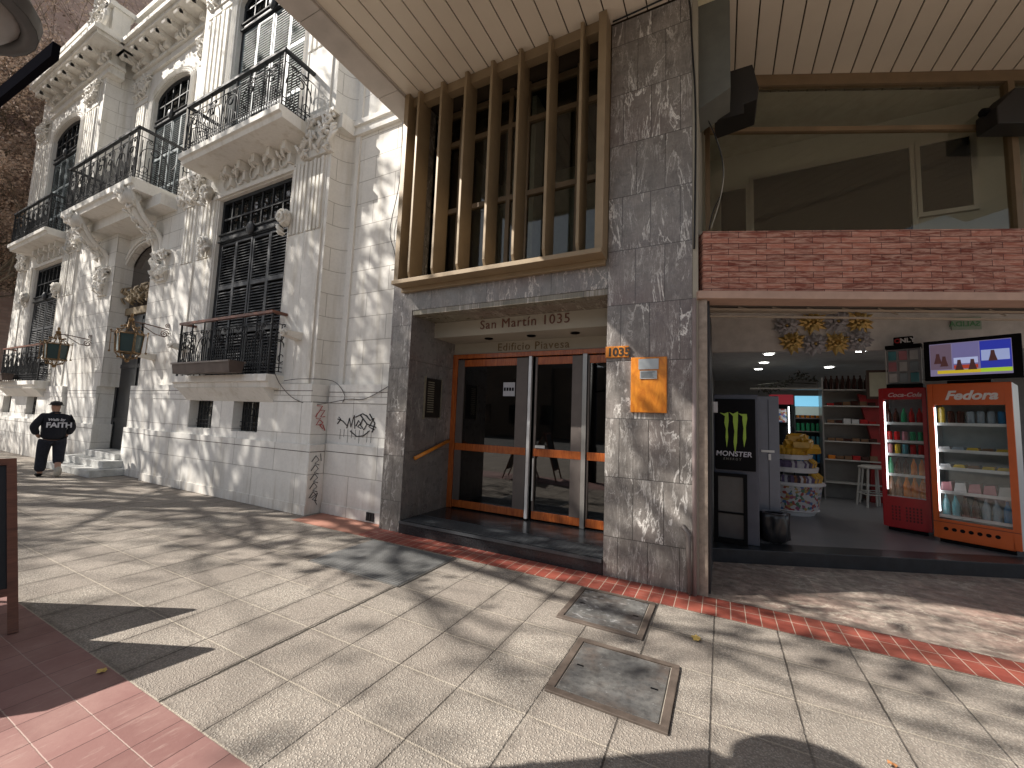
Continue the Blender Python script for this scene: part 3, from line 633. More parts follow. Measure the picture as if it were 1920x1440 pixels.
def lantern(x, y, z, ywall, label):
    t = thing("wall_lantern", label, "lantern", (x, y, z), 0, "hexagonal lanterns beside the street door"); t.scale = (.84, .84, .84); ywall = y + (ywall - y) / .84
    g = MB(); g.lathe((0, 0, 0), [(.23, -.22), (.26, .22), (.0, .22)], 6); g.lathe((0, 0, 0), [(0, -.22), (.23, -.22)], 6); g.build("glass", LGLASS, t)
    f = MB()
    for k in range(6):
        q = k * math.pi / 3; c, s_ = math.cos(q), math.sin(q)
        f.tube([(.235 * c, .235 * s_, -.23), (.27 * c, .27 * s_, .23)], .013, 5); f.tube([(.33 * c, .33 * s_, -.2), (.34 * c, .34 * s_, .3)], .009, 5)
        f.tube([(.27 * c, .27 * s_, .24), (.2 * c, .2 * s_, .34), (.08 * c, .08 * s_, .40), (.05 * c, .05 * s_, .55)], .014, 5)
        f.tube([(.24 * c, .24 * s_, -.22), (.16 * c, .16 * s_, -.33), (.03 * c, .03 * s_, -.4)], .013, 5)
        f.ball((.335 * c, .335 * s_, -.21), .026, 6); f.ball((.34 * c, .34 * s_, .3), .022, 6); f.ball((.16 * c, .16 * s_, .42), .03, 6); f.ball((.17 * c, .17 * s_, -.34), .026, 6)
        q2 = q + math.pi / 3
        for (r1, z1, rr) in ((.27, .235, .018), (.24, -.225, .018), (.34, .26, .008)): f.tube([(r1 * c, r1 * s_, z1), (r1 * math.cos(q2), r1 * math.sin(q2), z1)], rr, 5)
    f.ball((0, 0, .6), .06, 8); f.ball((0, 0, .71), .035, 8, (1, 1, 1.6)); f.ball((0, 0, -.42), .05, 8)
    f.build("frame", BRASS, t, smooth=True)
    b = MB(); D = ywall - y; b.tube([(0, 0, .56), (0, D * .3, .56), (0, D, .50)], .016, 6); b.tube([(0, D * .2, .54), (0, D * .6, .34), (0, D * .85, .3), (0, D, .38)], .012, 6)
    b.tube([(0, D - .12 + .1 * (1 - i / 16) * math.cos(i * .8), .38 + .1 * (1 - i / 16) * math.sin(i * .8)) for i in range(16)], .013, 6)
    b.tube([(0, D - .06 + .07 * (1 - i / 16) * math.cos(i * .8), .6 + .07 * (1 - i / 16) * math.sin(i * .8)) for i in range(16)], .012, 6); b.box(-.03, .03, D - .015, D + .0, .2, .72)
    b.build("wall_arm", plain("rusty_iron", (.14, .09, .075), .6, .2, .4, 20), t, smooth=False)
lantern(-10.87, 3.77, 2.86, 4.45, "hexagonal brass wall lantern right of the dark street door, nearest the railed window")
lantern(-14.96, 3.80, 2.86, 4.45, "hexagonal brass wall lantern left of the street door, before the farther window")
# cables
def cable(pts, r_, label, mat=None, name="cable"):
    P = [Vector(p) for p in pts]; out = []
    for i in range(len(P) - 1):
        a = P[max(i-1, 0)]; b = P[i]; c = P[i+1]; d = P[min(i+2, len(P)-1)]
        for k in range(5):
            t = k / 5; out.append(.5 * ((2*b) + (c - a) * t + (2*a - 5*b + 4*c - d) * t*t + (3*b - a - 3*c + d) * t**3))
    out.append(P[-1]); o = MB().tube(out, r_, 5).build(name, mat or IRON, None, smooth=True); return tag(o, label, "cable")
cable([(-4.64, 4.72, 6.5), (-4.60, 4.70, 5.4), (-4.75, 4.71, 4.6), (-4.62, 4.70, 4.2), (-4.5, 4.66, 3.9), (-4.36, 4.41, 3.75)], .007, "thin cable hanging down the white wall beside the marble pillar")
cable([(-6.62, 4.2, 2.22), (-6.55, 4.28, 2.02), (-6.2, 4.3, 1.80), (-5.85, 4.42, 1.72), (-5.3, 4.6, 1.82), (-4.9, 4.6, 1.84), (-4.31, 4.6, 2.1)], .007, "loose cable sagging from the low balcony to the marble pillar", plain("grey_cable", (.12, .11, .1), .6))
cable([(-6.5, 4.3, 2.1), (-6.0, 4.25, 2.12), (-5.7, 4.6, 2.12), (-5.4, 4.6, 1.9), (-5.45, 4.62, 1.77)], .006, "short cable looping over the top of the white plinth", plain("grey_cable2", (.12, .11, .1), .6))

# ------------------------------------------------------------------ flats building
fl = thing("apartment_building", "grey marble fronted entrance block with tan fins and boarded canopy", "building")
m2 = MB(); m2.box(-4.3, -3.93, YF, 5.9, 0, 6.28); m2.build("pillar", MARBLE, fl)["label"] = "narrow grey marble pillar beside the white wall"
m2 = MB(); m2.box(-1.12, -.255, YF, 5.55, 0, 6.28); m2.build("pillar", MARBLE, fl)["label"] = "broad grey marble pillar with plaques"
m2 = MB(); m2.box(-3.928, -1.122, YF, 4.7, 3.1, 3.44); m2.build("lintel", MARBLE_L, fl)
m2 = MB(); m2.box(-3.928, -1.122, YF + .01, 5.5, 3.03, 3.098); m2.build("porch_ceiling", MARBLE_S, fl)
m2 = MB(); m2.box(-3.94, -3.926, YF + .004, 5.62, .17, 3.03); m2.build("side_panel", MARBLE_R, fl)
m2 = MB(); m2.box(-3.925, -1.125, 4.95, 5.5, 2.80, 3.028); m2.build("bulkhead", GREYW, fl)
m2 = MB(); m2.box(-3.925, -1.125, 5.5, 5.6, 2.62, 3.2); m2.build("transom_wall", GREYW, fl)
BRLET = plain("brown_letters", (.12, .04, .025), .5)
text("lettering", "San Martín 1035", .185, BRLET, fl, FR(-2.42, 4.945, 2.88), .003, 0, 0, 'CENTER', 1.12)
text("lettering", "Edificio Piavesa", .17, plain("ochre_letters", (.14, .09, .035), .5), fl, FR(-2.52, 5.495, 2.655), .003, 0, 0, 'CENTER', 1.12)
for i, x in enumerate((-3.1, -2.4, -1.75)): MB().lathe((x, 5.2, 2.797), [(0, 0), (.05, 0), (.05, -.012), (.065, -.012), (.065, .0)], 12).build("spotlight", BLACK, fl)
# canopy
m2 = MB(); x = -4.11; k = 0
while x < 7.0:
    m2.box(x + .006, x + .218, 1.25, 14 if x > -.2 else YF - .005, 6.30, 6.32); x += .2262; k += 1
m2.build("soffit_boards", SOFF, fl, bevel=.004)
m2 = MB(); m2.box(-4.1, 7.2, 1.25, 14, 6.326, 6.6); m2.build("canopy_slab", GAP, fl)
m2 = MB()
for (a, b) in ((1.17, 1.6), (1.606, 2.77), (2.776, 4.05), (4.056, 5.0)): m2.box(-4.5, -4.12, a, b, 6.255, 6.7)
m2.box(-4.115, 7.2, 1.17, 1.245, 6.255, 6.7); m2.box(-4.119, -4.1, 1.25, 4.4, 6.285, 6.7)
m2.build("canopy_edge", SOFFB, fl, bevel=.006)
m2 = MB(); m2.box(-4.3, 9, 4.45, 15, 6.7, 24); m2.build("upper_storeys", plain("upper_render", (.45, .42, .38), .8), fl)
m2 = MB(); m2.box(-4.3, -.26, 5.7, 15, 0, 2.6); m2.box(-3.9, -1.2, 6.9, 7.0, 2.6, 6.28); m2.build("inner_walls", plain("dark_inner_wall", (.07, .06, .055), .7), fl) if False else None
# louvre box
m2 = MB(); m2.box(-4.11, -1.13, 4.16, YF - .003, 3.42, 3.475); m2.box(-4.11, -4.03, 4.2, YF - .003, 3.476, 6.29); m2.box(-1.22, -1.13, 4.2, YF - .003, 3.476, 6.29); m2.box(-4.029, -1.221, 4.30, 4.42, 6.16, 6.296)
m2.box(-4.105, -1.14, 4.36, YF - .006, 3.36, 3.419); m2.build("louvre_frame", BRONZE, fl, bevel=.003)
for k in range(7):
    x = -3.85 + k * .405; m2 = MB()
    m2.prism([(4.235, 3.50), (4.20, 3.58), (4.20, 6.26), (4.24, 6.292), (4.47, 6.292), (4.47, 3.50)], 'x', x - .019, x + .019); m2.build("fin", BRONZE, fl, bevel=.006)
m2 = MB()
for x in (-4.02, -3.45, -2.62, -2.35, -1.62, -1.2): m2.box(x - .03, x + .03, 4.74, 4.80, 3.45, 6.29)
for z in (3.48, 4.66, 5.72, 6.2): m2.box(-4.02, -1.2, 4.735, 4.805, z - .035, z + .035)
wf = m2.build("window", FRAMEB, fl)
m2 = MB(); m2.box(-3.928, -1.122, 4.765, 4.775, 3.45, 6.29); m2.build("pane", m_glass("loft_glass", alpha=(.8, .82, .78)), wf)
m2 = MB(); m2.box(-3.95, -3.93, 4.7, 6.8, 3.45, 6.29); m2.box(-3.93, -1.12, 6.8, 6.85, 3.1, 6.29); m2.box(-3.93, -1.12, 4.82, 6.8, 3.44, 3.46); m2.box(-2.5, -2.3, 4.9, 5.6, 3.46, 6.2)
m2.build("upper_room", plain("dim_room", (.34, .33, .28), .8), fl)
# entrance: step, platform, door
m2 = MB(); m2.box(-3.926, -1.124, YF - .02, 8.2, .0, .168); st = m2.build("entrance_step", GRANITE, fl, bevel=.006)
m2 = MB()
for k in range(9): m2.box(-3.9, -1.14, YF + .02 + k * .045, YF + .04 + k * .045, .169, .172)
m2.box(-3.92, -1.13, YF - .035, YF - .021, .135, .166)
m2.build("step_ribs", plain("grip_ribs", (.06, .065, .07), .35), st)
DY = 5.5
m2 = MB(); m2.box(-3.925, -3.83, DY - .03, DY + .06, .172, 2.62); m2.box(-3.829, -1.125, DY - .03, DY + .06, 2.55, 2.62); m2.build("door_frame", REDWOOD, fl, bevel=.003)
def door(x0, x1, z0=.19, z1=2.53, y=DY, stile=ALU, sw=(.10, .10), nm="door"):
    d_ = bpy.data.objects.new(nm, None); C.objects.link(d_); d_.parent = fl
    MB().box(x0 + sw[0], x1 - sw[1], y - .02, y + .03, z1 - .11, z1).build("rail", REDWOOD, d_, bevel=.003); MB().box(x0, x1, y - .02, y + .03, z0, z0 + .11).build("rail", REDWOOD, d_, bevel=.003); MB().box(x0, x1, y - .025, y + .03, 1.08, 1.19).build("rail", REDWOOD, d_, bevel=.003)
    for (qa, qb) in ((x0, x0 + sw[0]), (x1 - sw[1], x1)):
        m3 = MB(); m3.box(qa, qb, y - .024, y + .034, z0 + .111, 1.079); m3.box(qa, qb, y - .024, y + .034, 1.191, z1); m3.build("stile", stile, d_)
    m3 = MB(); m3.box(x0 + sw[0], x1 - sw[1], y + .002, y + .008, z0 + .11, z1 - .11); m3.build("glass", CLEARD, d_); return d_
BRSTILE = plain("brown_grey_stile", (.12, .10, .09), .5, .2)
d1 = door(-3.82, -2.56, stile=BRSTILE, sw=(.12, .19)); d2 = door(-2.44, -1.72, stile=BRSTILE, sw=(.03, .15)); d3 = door(-1.64, -1.13, stile=BRSTILE, sw=(.02, .05))
m2 = MB(); m2.box(-2.53, -2.485, DY - .07, DY - .02, .19, 2.54); m2.build("door_post", plain("pale_metal", (.66, .66, .66), .35, .4), fl)
m2 = MB(); m2.box(-1.712, -1.652, DY - .045, DY + .04, .172, 2.549); m2.build("door_post", ALU, fl)
m2 = MB(); m2.box(-2.40, -2.25, DY - .045, DY - .03, 1.2, 1.24); m2.tube([(-2.42, DY - .05, .45), (-2.42, DY - .05, 1.05)], .012, 6); m2.build("handle", ALUW, d2)
m2 = MB(); m2.box(-2.98, -2.78, DY - .006, DY - .001, 1.95, 2.16); nb = m2.build("notice", plain("notice_paper", (.4, .4, .42), .7), d1)
m2 = MB()
for k in range(4): m2.box(-2.965 + k * .046, -2.935 + k * .046, DY - .012, DY - .008, 2.03, 2.08)
m2.build("notice_print", BLACK, d1)
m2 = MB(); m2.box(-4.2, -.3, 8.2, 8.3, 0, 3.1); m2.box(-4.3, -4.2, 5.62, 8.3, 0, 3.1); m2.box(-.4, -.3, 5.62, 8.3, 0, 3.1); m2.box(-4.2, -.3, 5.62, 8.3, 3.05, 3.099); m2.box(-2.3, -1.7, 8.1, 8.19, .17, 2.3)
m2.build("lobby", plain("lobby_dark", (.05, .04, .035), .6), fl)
# intercom + handrail on the left jamb
m2 = MB(); m2.box(-3.925, -3.905, 4.79, 5.16, 1.58, 2.17); ic = m2.build("intercom", plain("dark_bronze", (.03, .024, .02), .35, .3), fl)
m2 = MB(); m2.box(-3.9249, -3.9, 4.77, 4.79, 1.56, 2.19); m2.box(-3.9249, -3.9, 5.16, 5.175, 1.56, 2.19)
for k in range(14): m2.box(-3.904, -3.896, 4.84, 4.98, 1.66 + k * .034, 1.675 + k * .034)
m2.build("buttons", plain("worn_brass", (.3, .27, .2), .4, .4), ic)
m2 = MB(); m2.tube([(-3.86, 4.58, 1.0), (-3.86, 5.36, 1.22)], .028, 8); m2.tube([(-3.93, 4.64, 1.0), (-3.86, 4.64, 1.01)], .012, 6); m2.build("handrail", PLAQ, fl, smooth=True)
# pipes and corner strip at the right edge of the broad pillar
m2 = MB(); m2.tube([(-.335, 4.42, .62), (-.335, 4.375, .62), (-.315, 4.36, .605), (-.29, 4.36, .57), (-.275, 4.36, .02)], .022, 8); tag(m2.build("drain_pipe", plain("grey_pipe", (.17, .15, .14), .5, .2), None, smooth=True), "short elbowed grey pipe at the foot of the broad marble pillar", "pipe")
m2 = MB(); m2.tube([(-.235, 4.39, 0), (-.235, 4.39, 2.88)], .02, 8); tag(m2.build("conduit_pipe", plain("rosy_pipe", (.30, .24, .23), .5), None, smooth=True), "tall thin conduit pipe at the pillar and shop corner", "pipe")
# plaques
sg = thing("house_number_sign", "small wooden sign with black numerals 1035 on the marble pillar", "sign", (-1.0, YF, 2.37))
MB().box(-.125, .125, -.03, -.002, -.062, .062).build("board", PLAQ, sg, bevel=.006)
text("numerals", "1035", .125, plain("near_black", (.03, .02, .01), .5), sg, FR(-.108, -.031, -.045), .003, .004)
sg = thing("wooden_plaque", "tall varnished wooden plaque with metal nameplates beside the number sign", "sign", (-.67, YF, 2.01))
MB().box(-.18, .18, -.035, -.002, -.29, .29).build("board", PLAQ, sg, bevel=.006)
m2 = MB(); m2.box(-.10, .10, -.045, -.036, .16, .27); m2.box(-.085, .085, -.045, -.036, .06, .145); m2.build("nameplate", plain("brushed_plate", (.42, .44, .44), .3, .5), sg)
r_ = random.Random(3); m2 = MB()
for k in range(6): m2.box(-.075, .07 - r_.random() * .05, -.048, -.0455, .075 + k * .011, .078 + k * .011)
m2.build("engraving", IRONP, sg)

# ------------------------------------------------------------------ shop
TH = R(21.5); shop = thing("corner_shop", "open fronted snack shop under a red brick band and dark glass", "shop")
def LX(o, th, t, n, z): return (o[0] + math.cos(th) * t - math.sin(th) * n, o[1] + math.sin(th) * t + math.cos(th) * n, z)
def slab(mb, o, th, t0, t1, n0, n1, z0, z1):
    mb.add([LX(o, th, *p) for p in ((t0, n0, z0), (t1, n0, z0), (t1, n1, z0), (t0, n1, z0), (t0, n0, z1), (t1, n0, z1), (t1, n1, z1), (t0, n1, z1))],
           [(3,2,1,0),(4,5,6,7),(0,1,5,4),(1,2,6,5),(2,3,7,6),(3,0,4,7)]); return mb
SO = (-.15, 4.42)
def m_brick():
    n = NM("red_brick_slips", .7, 0, .3); g = n.node("ShaderNodeNewGeometry"); sp = n.node("ShaderNodeSeparateXYZ"); n.link(g.outputs["Position"], sp.inputs[0])
    cb = n.node("ShaderNodeCombineXYZ"); n.link(n.math('MULTIPLY', sp.outputs[0], 1 / math.cos(TH)), cb.inputs[0]); n.link(sp.outputs[2], cb.inputs[1])
    mp = n.node("ShaderNodeMapping"); mp.inputs["Location"].default_value = (3, .06, 0); n.link(cb.outputs[0], mp.inputs[0])
    bc, bf = n.brick(mp.outputs[0], .265, .0585, .0028, off=.37, smooth=.1)
    no = n.noise(mp.outputs[0], 9, 6, .7); st = n.node("ShaderNodeMapping"); st.inputs["Scale"].default_value = (3, 22, 1); n.link(mp.outputs[0], st.inputs[0])
    s2 = n.noise(st.outputs[0], 2.0, 6, .7, .6)
    c = n.mix(bc, (.17, .042, .027), (.42, .155, .105)); c = n.mix(n.ramp(s2, [(.42, 0.0), (.62, .8)]), c, (.57, .35, .27)); c = n.mix(n.ramp(no, [(.55, 0.0), (.8, .5)]), c, (.13, .04, .04))
    c = n.mix(bf, c, (.07, .03, .03)); n.col(c); n.bump(n.math('SUBTRACT', n.math('MULTIPLY', s2, .4), bf), .6, .01); return n.m
BRICK = m_brick()
slab(MB(), SO, TH, 0, 6, .0, .22, 2.955, 3.58).build("brick_band", BRICK, shop)
slab(MB(), SO, TH, -.06, 6, -.03, .22, 2.875, 2.952).build("lintel", plain("pinkish_beige_metal", (.46, .31, .24), .6), shop, bevel=.003)
m2 = MB(); slab(m2, SO, TH, .02, 6, .23, .42, 2.87, 2.90); m2.build("shutter_housing", plain("dusty_dark", (.1, .085, .07), .8), shop)
m2 = MB(); rr = random.Random(5)
for k in range(16): 
    t = .1 + k * .34; p = rr.uniform(-.12, .3)
    m2.tube([LX(SO, TH, t, .25, 2.865), LX(SO, TH, t + .3, .27 + abs(p) * .5, 2.85)], .008, 4)
for q in (.24, .3): slab(m2, SO, TH, .02, 6, q, q + .02, 2.83 - (q - .24), 2.85 - (q - .24))
slab(m2, SO, TH, .05, 1.5, .38, .42, 2.85, 2.865)
m2.build("shutter_guides", plain("splintered_lath", (.34, .29, .23), .8), shop)
# jamb post and wall between the pillar and the opening
m2 = MB(); m2.box(-.253, -.2, 4.425, 9, 0, 6.28); m2.build("side_wall", GREYW, shop)
m2 = MB(); m2.box(-.198, -.12, 4.43, 4.50, 0, 2.874); m2.build("door_post", plain("worn_tan_post", (.30, .24, .19), .55, 0, .3, 14), shop)
m2 = MB(); m2.box(-.197, -.1, 4.51, 5.62, 0, 2.874); m2.build("jamb", plain("dark_jamb", (.035, .033, .035), .5), shop)
m2 = MB(); m2.box(-.165, -.11, 5.58, 5.66, 3.5, 6.2); m2.build("glazing_post", BRONZED, shop)
# step, floor, walls, ceiling of the shop
KO = (-.12, 5.56); KT = R(24)
slab(MB(), KO, KT, 0, 6, 0, .32, 0, .165).build("step", DARKSTEP, shop, bevel=.006)
m2 = MB(); slab(m2, KO, KT, 0, 6, .322, 12, .0, .160); m2.build("floor", SHOPFLOOR, shop)
m2 = MB(); m2.box(-.35, -.2, 5.6, 15.2, 0, 3.4); m2.box(-.2, 8, 15.05, 15.2, 0, 3.4); m2.build("wall", plain("shop_wall", (.3, .29, .28), .7), shop)
m2 = MB(); m2.add([(-.2, 8.2, 3.12), (-.2, 15.1, 3.12), (8, 15.1, 3.12), (8, 9.2, 3.12)], [(0, 1, 2, 3)]); m2.build("ceiling", plain("grey_ceiling", (.5, .5, .49), .7), shop)
BO = (-.2, 8.04); BT = R(9)
m2 = MB(); slab(m2, BO, BT, 0, 7, 0, .12, 2.93, 3.66); m2.build("bulkhead_beam", plain("beam_plaster", (.66, .63, .6), .8), shop)
m2 = MB(); slab(m2, SO, TH, 0, 7, .23, 4.2, 3.655, 3.69); m2.build("shop_lid", GREYW, shop)
dl = []
for i, (x, y) in enumerate(((.87, 9.63), (.88, 10.88), (.85, 12.03), (2.33, 9.63), (2.28, 11.93))):
    lab = ("round ceiling downlight in the left row, nearest the street", "round ceiling downlight in the left row, middle one", "round ceiling downlight in the left row, farthest back", "round ceiling downlight in the right row, nearest the street", "round ceiling downlight in the right row, farthest back")[i]
    t = thing("ceiling_light", lab, "light", (x, y, 3.118), 0, "round downlights in the shop ceiling")
    MB().lathe((0, 0, 0), [(0, -.012), (.085, -.012)], 16).build("diffuser", DOWNL, t)
    MB().lathe((0, 0, 0), [(.085, -.014), (.1, -.012), (.105, 0)], 16).build("ring", WHITE, t)
    pl = bpy.data.lights.new("bulb", 'SPOT'); pl.energy = 8; pl.spot_size = R(150); pl.spot_blend = .8; pl.shadow_soft_size = .08; pl.color = (1, .98, .94); po = bpy.data.objects.new("bulb", pl); C.objects.link(po); po.parent = t; po.location = (0, 0, -.03)
# upper glazing of the shop (mezzanine)
GO = (.14, 5.77); GT = R(23.3)
m2 = MB(); slab(m2, GO, GT, -.32, 6, .01, .1, 6.15, 6.30); slab(m2, GO, GT, -.32, 3.4, .01, .08, 5.50, 5.56); slab(m2, GO, GT, 3.42, 3.5, .0, .1, 3.3, 6.14); gz = m2.build("mezzanine_window", BRONZED, shop, bevel=.004)
m2 = MB(); slab(m2, GO, GT, -.3, 6, .045, .052, 3.5, 6.15); m2.build("glass", SMOKE, gz)
m2 = MB(); m2.box(-.2, 9, 7.4, 7.5, 3.7, 6.28); m2.build("mezzanine_wall", plain("olive_wall", (.36, .35, .31), .8, 0, .1, 1), shop)
m2 = MB(); m2.add([(-.2, 5.75, 6.14), (-.2, 7.4, 6.14), (3.6, 7.4, 6.14)], [(0, 1, 2)]); m2.build("mezzanine_ceiling", plain("olive_ceiling", (.38, .37, .32), .8), shop)
m2 = MB()
for (a, b, z0, z1) in ((.02, .38, 4.3, 5.58), (.49, 2.39, 4.1, 5.70), (2.5, 3.0, 4.6, 5.69)):
    m2.box(a - .06, a, 7.35, 7.398, z0, z1); m2.box(b, b + .06, 7.35, 7.398, z0, z1); m2.box(a, b, 7.35, 7.398, z1 - .06, z1); m2.box(a, b, 7.35, 7.398, z0, z0 + .06)
m2.build("inner_window_frame", ALU, shop)
m2 = MB()
for (a, b, z0, z1) in ((.02, .38, 4.3, 5.52), (.49, 2.39, 4.1, 5.64), (2.5, 3.0, 4.6, 5.63)): m2.box(a, b, 7.37, 7.39, z0 + .061, z1)
m2.build("inner_pane", GLASS, shop)
# concrete downstand next to the broad pillar and boxes at its foot
m2 = MB(); m2.prism([(-.235, 5.04), (.11, 5.2), (.11, 6.29), (-.235, 6.29)], 'y', 4.60, 5.0); m2.build("downstand", BLUEGREY, fl)
m2 = MB(); m2.box(-.235, .125, 3.0, 4.6, 6.285, 6.298); m2.build("soffit_strip", plain("cream_strip", (.62, .58, .40), .7), fl)
t = thing("blind_box", "black metal box hanging under the soffit beside the broad pillar", "box", (.2, 5.2, 5.3))
MB().prism([(-.25, -.08), (.18, -.02), (.2, .12), (.14, .42), (-.25, .42)], 'y', -.2, .25).build("casing", DARKBOX, t, bevel=.01)
MB().box(-.22, .05, -.22, -.201, -.16, -.05).build("flap", DARKBOX, t)
t = thing("wall_speaker", "black boxy speaker hanging on the glazing post at the right edge", "speaker", LX(GO, GT, 3.4, -.14, 5.62), GT)
MB().prism([(-.42, -.26), (.5, -.26), (.5, .2), (-.2, .2), (-.42, -.04)], 'y', -.13, .12).build("casing", DARKBOX, t, bevel=.012)
MB().tube([(-.46, 0, -.02), (-.4, 0, -.02)], .05, 8).build("knob", BLACK, t)
cable([(-.1, 4.55, 4.85), (-.03, 4.5, 4.6), (.03, 4.48, 4.3), (.02, 4.48, 4.0), (-.06, 4.46, 3.8), (-.1, 4.45, 3.6)], .006, "black cable hanging beside the mezzanine glass above the brick band")
cable([(-.08, 4.56, 4.8), (0, 4.5, 4.5), (.04, 4.48, 4.2), (.0, 4.47, 3.9), (-.08, 4.46, 3.62)], .004, "thin pale cable hanging beside the mezzanine glass", plain("pale_cable", (.35, .33, .28), .6))
cable([(-1.1, 4.36, 6.27), (-.8, 4.33, 6.25), (-.5, 4.35, 6.285), (-.3, 4.36, 6.26), (-.25, 4.4, 5.6), (-.22, 4.41, 4.8), (-.235, 4.40, 3.4)], .010, "black cable along the top and edge of the broad marble pillar")

# ---- shop contents
t = thing("drinks_cabinet", "black cooler cabinet with lime claw mark and MONSTER lettering", "cabinet", (-.09, 5.96, .165))
MB().box(0, .50, 0, .55, .0, 1.86).build("body", plain("blue_grey_case", (.08, .085, .11), .4), t, bevel=.01)
MB().box(.02, .47, -.03, -.002, .90, 1.80).build("door", BLACK, t, bevel=.01)
m2 = MB()
claw = [[(0, 0), (.045, .02), (.05, -.09), (.038, -.2), (.043, -.3), (.026, -.43), (.012, -.3), (.018, -.2), (.0, -.12), (.008, -.03), (-.055, .012)],
        [(.0, .0), (.055, .03), (.052, -.1), (.044, -.24), (.04, -.36), (.018, -.50), (.002, -.36), (.012, -.22), (-.002, -.1), (.0, -.03), (-.045, .02)],
        [(-.0, .0), (.05, .0), (.056, -.05), (.04, -.17), (.042, -.3), (.018, -.42), (.006, -.3), (.014, -.18), (.002, -.08), (.004, -.03), (-.045, .006)]]
for i, c in enumerate(claw): m2.prism([(.125 + i * .10 + x, 1.61 + z) for x, z in c], 'y', -.036, -.031)
m2.build("claw_mark", LIME, t)
text("lettering", "MONSTER", .088, plain("white_print", (.55, .55, .6), .5), t, FR(.025, -.033, 1.075), .002, .0015, .12)
text("lettering", "ENERGY", .04, plain("dim_print", (.14, .14, .12), .5), t, FR(.11, -.033, 1.025), .002, .001, .12, 'LEFT', 1.5)
m2 = MB()
for (a, b, c, d) in ((.0, .05, 0, .86), (.33, .37, 0, .86)): m2.box(a, b, -.08, -.035, c, d)
m2.box(.05, .33, -.08, -.035, .82, .86); m2.box(.05, .33, -.08, -.035, .0, .06); m2.box(.05, .33, -.06, -.036, .36, .38); m2.build("lower_frame", BLACK, t)
MB().box(.05, .33, -.034, -.031, .06, .82).build("lower_panel", plain("dull_glassy", (.06, .065, .07), .2), t)
MB().box(.0, .05, -.05, -.031, 1.62, 1.76).build("sticker", WHITE, t)
t = thing("grey_cabinet", "tall grey metal locker with a padlock behind the black cooler", "cabinet", (.43, 6.52, .165))
m2 = MB(); m2.box(0, .26, 0, .6, 0, 1.88); m2.build("body", CABGREY, t, bevel=.008)
m2 = MB(); m2.box(.135, .14, -.006, -.001, .05, 1.83); m2.build("seam", BLACK, t)
m2 = MB(); m2.box(.05, .2, -.02, -.002, 1.12, 1.15); m2.box(.13, .16, -.035, -.021, 1.02, 1.1); m2.build("padlock", ALUW, t)
# bin
t = thing("waste_bin", "black bin liner bag over a low bin on the shop floor", "bin", (.60, 6.36, .165))
m2 = MB(); prof = [(.11, 0), (.16, .04), (.165, .14), (.175, .24), (.16, .31), (.155, .36), (.125, .37)]
vs = []; nn = 40
for (r0, z) in prof:
    for k in range(nn):
        q = 2 * math.pi * k / nn; rr_ = r0 * (1 + .22 * (noise.noise(Vector((math.cos(q) * 2.2, math.sin(q) * 2.2, z * 7))) ) + .05 * math.sin(q * 9 + z * 14)); vs.append((rr_ * math.cos(q), rr_ * math.sin(q), z))
m2.add(vs, [(i*nn+k, i*nn+(k+1) % nn, (i+1)*nn+(k+1) % nn, (i+1)*nn+k) for i in range(6) for k in range(nn)]); m2.build("bag", plain("black_liner", (.02, .02, .022), .3), t, smooth=True)
m2 = MB(); m2.tube([(.135 * math.cos(q * .52), .135 * math.sin(q * .52), .36) for q in range(13)], .012, 6); m2.build("rim", plain("grey_rim", (.15, .15, .17), .5), t)
# snack display gondola
t = thing("snack_display", "round tiered white snack stand with cartoon-free colourful print base", "display stand", (1.05, 8.75, .165))
t["label"] = "round tiered white snack stand with a colourful printed base"
def m_confetti():
    n = NM("colourful_print", .5); v = n.coord((1, 1, 1)); vo = n.node("ShaderNodeTexVoronoi"); vo.inputs["Scale"].default_value = 24; n.link(v, vo.inputs["Vector"])
    sp = n.node("ShaderNodeSeparateXYZ"); n.link(vo.outputs["Color"], sp.inputs[0])
    c = n.ramp(sp.outputs[0], [(0, (.5, .5, .5)), (.34, (.36, .07, .06)), (.45, (.08, .15, .33)), (.55, (.42, .28, .09)), (.66, (.09, .2, .12)), (.74, (.3, .09, .16)), (.82, (.5, .5, .5))], 'CONSTANT'); n.col(c); return n.m
MB().lathe((0, 0, 0), [(.42, .08), (.48, .5)], 28).build("base", m_confetti(), t)
MB().lathe((0, 0, 0), [(.36, .0), (.40, .07), (.44, .085), (.42, .10)], 28).build("foot", WHITE, t)
m2 = MB(); m2.lathe((0, 0, 0), [(.44, .505), (.52, .505), (.53, .53), (.50, .56), (.40, .56)], 28)
m2.lathe((0, 0, 0), [(0, .57), (.42, .57)], 28); m2.lathe((0, 0, 0), [(.42, .72), (.44, .80), (.36, .80), (0, .80)], 28); m2.lathe((0, 0, 0), [(.34, .93), (.36, 1.01), (.26, 1.01), (0, 1.01)], 24); m2.lathe((0, 0, 0), [(.08, .5), (.08, 1.2)], 10)
m2.build("tier", WHITE, t)
YEL = plain("yellow_foil", (.62, .36, .04), .35, 0, .2); FOILS = [YEL, plain("purple_foil", (.14, .11, .2), .35), plain("white_foil", (.5, .5, .52), .35), plain("brown_foil", (.22, .1, .05), .4), plain("dark_foil", (.05, .04, .06), .35)]
rr = random.Random(11); kinds = [("golden yellow", 0), ("purple", 1), ("silvery white", 2), ("brown", 3), ("dark", 4)]
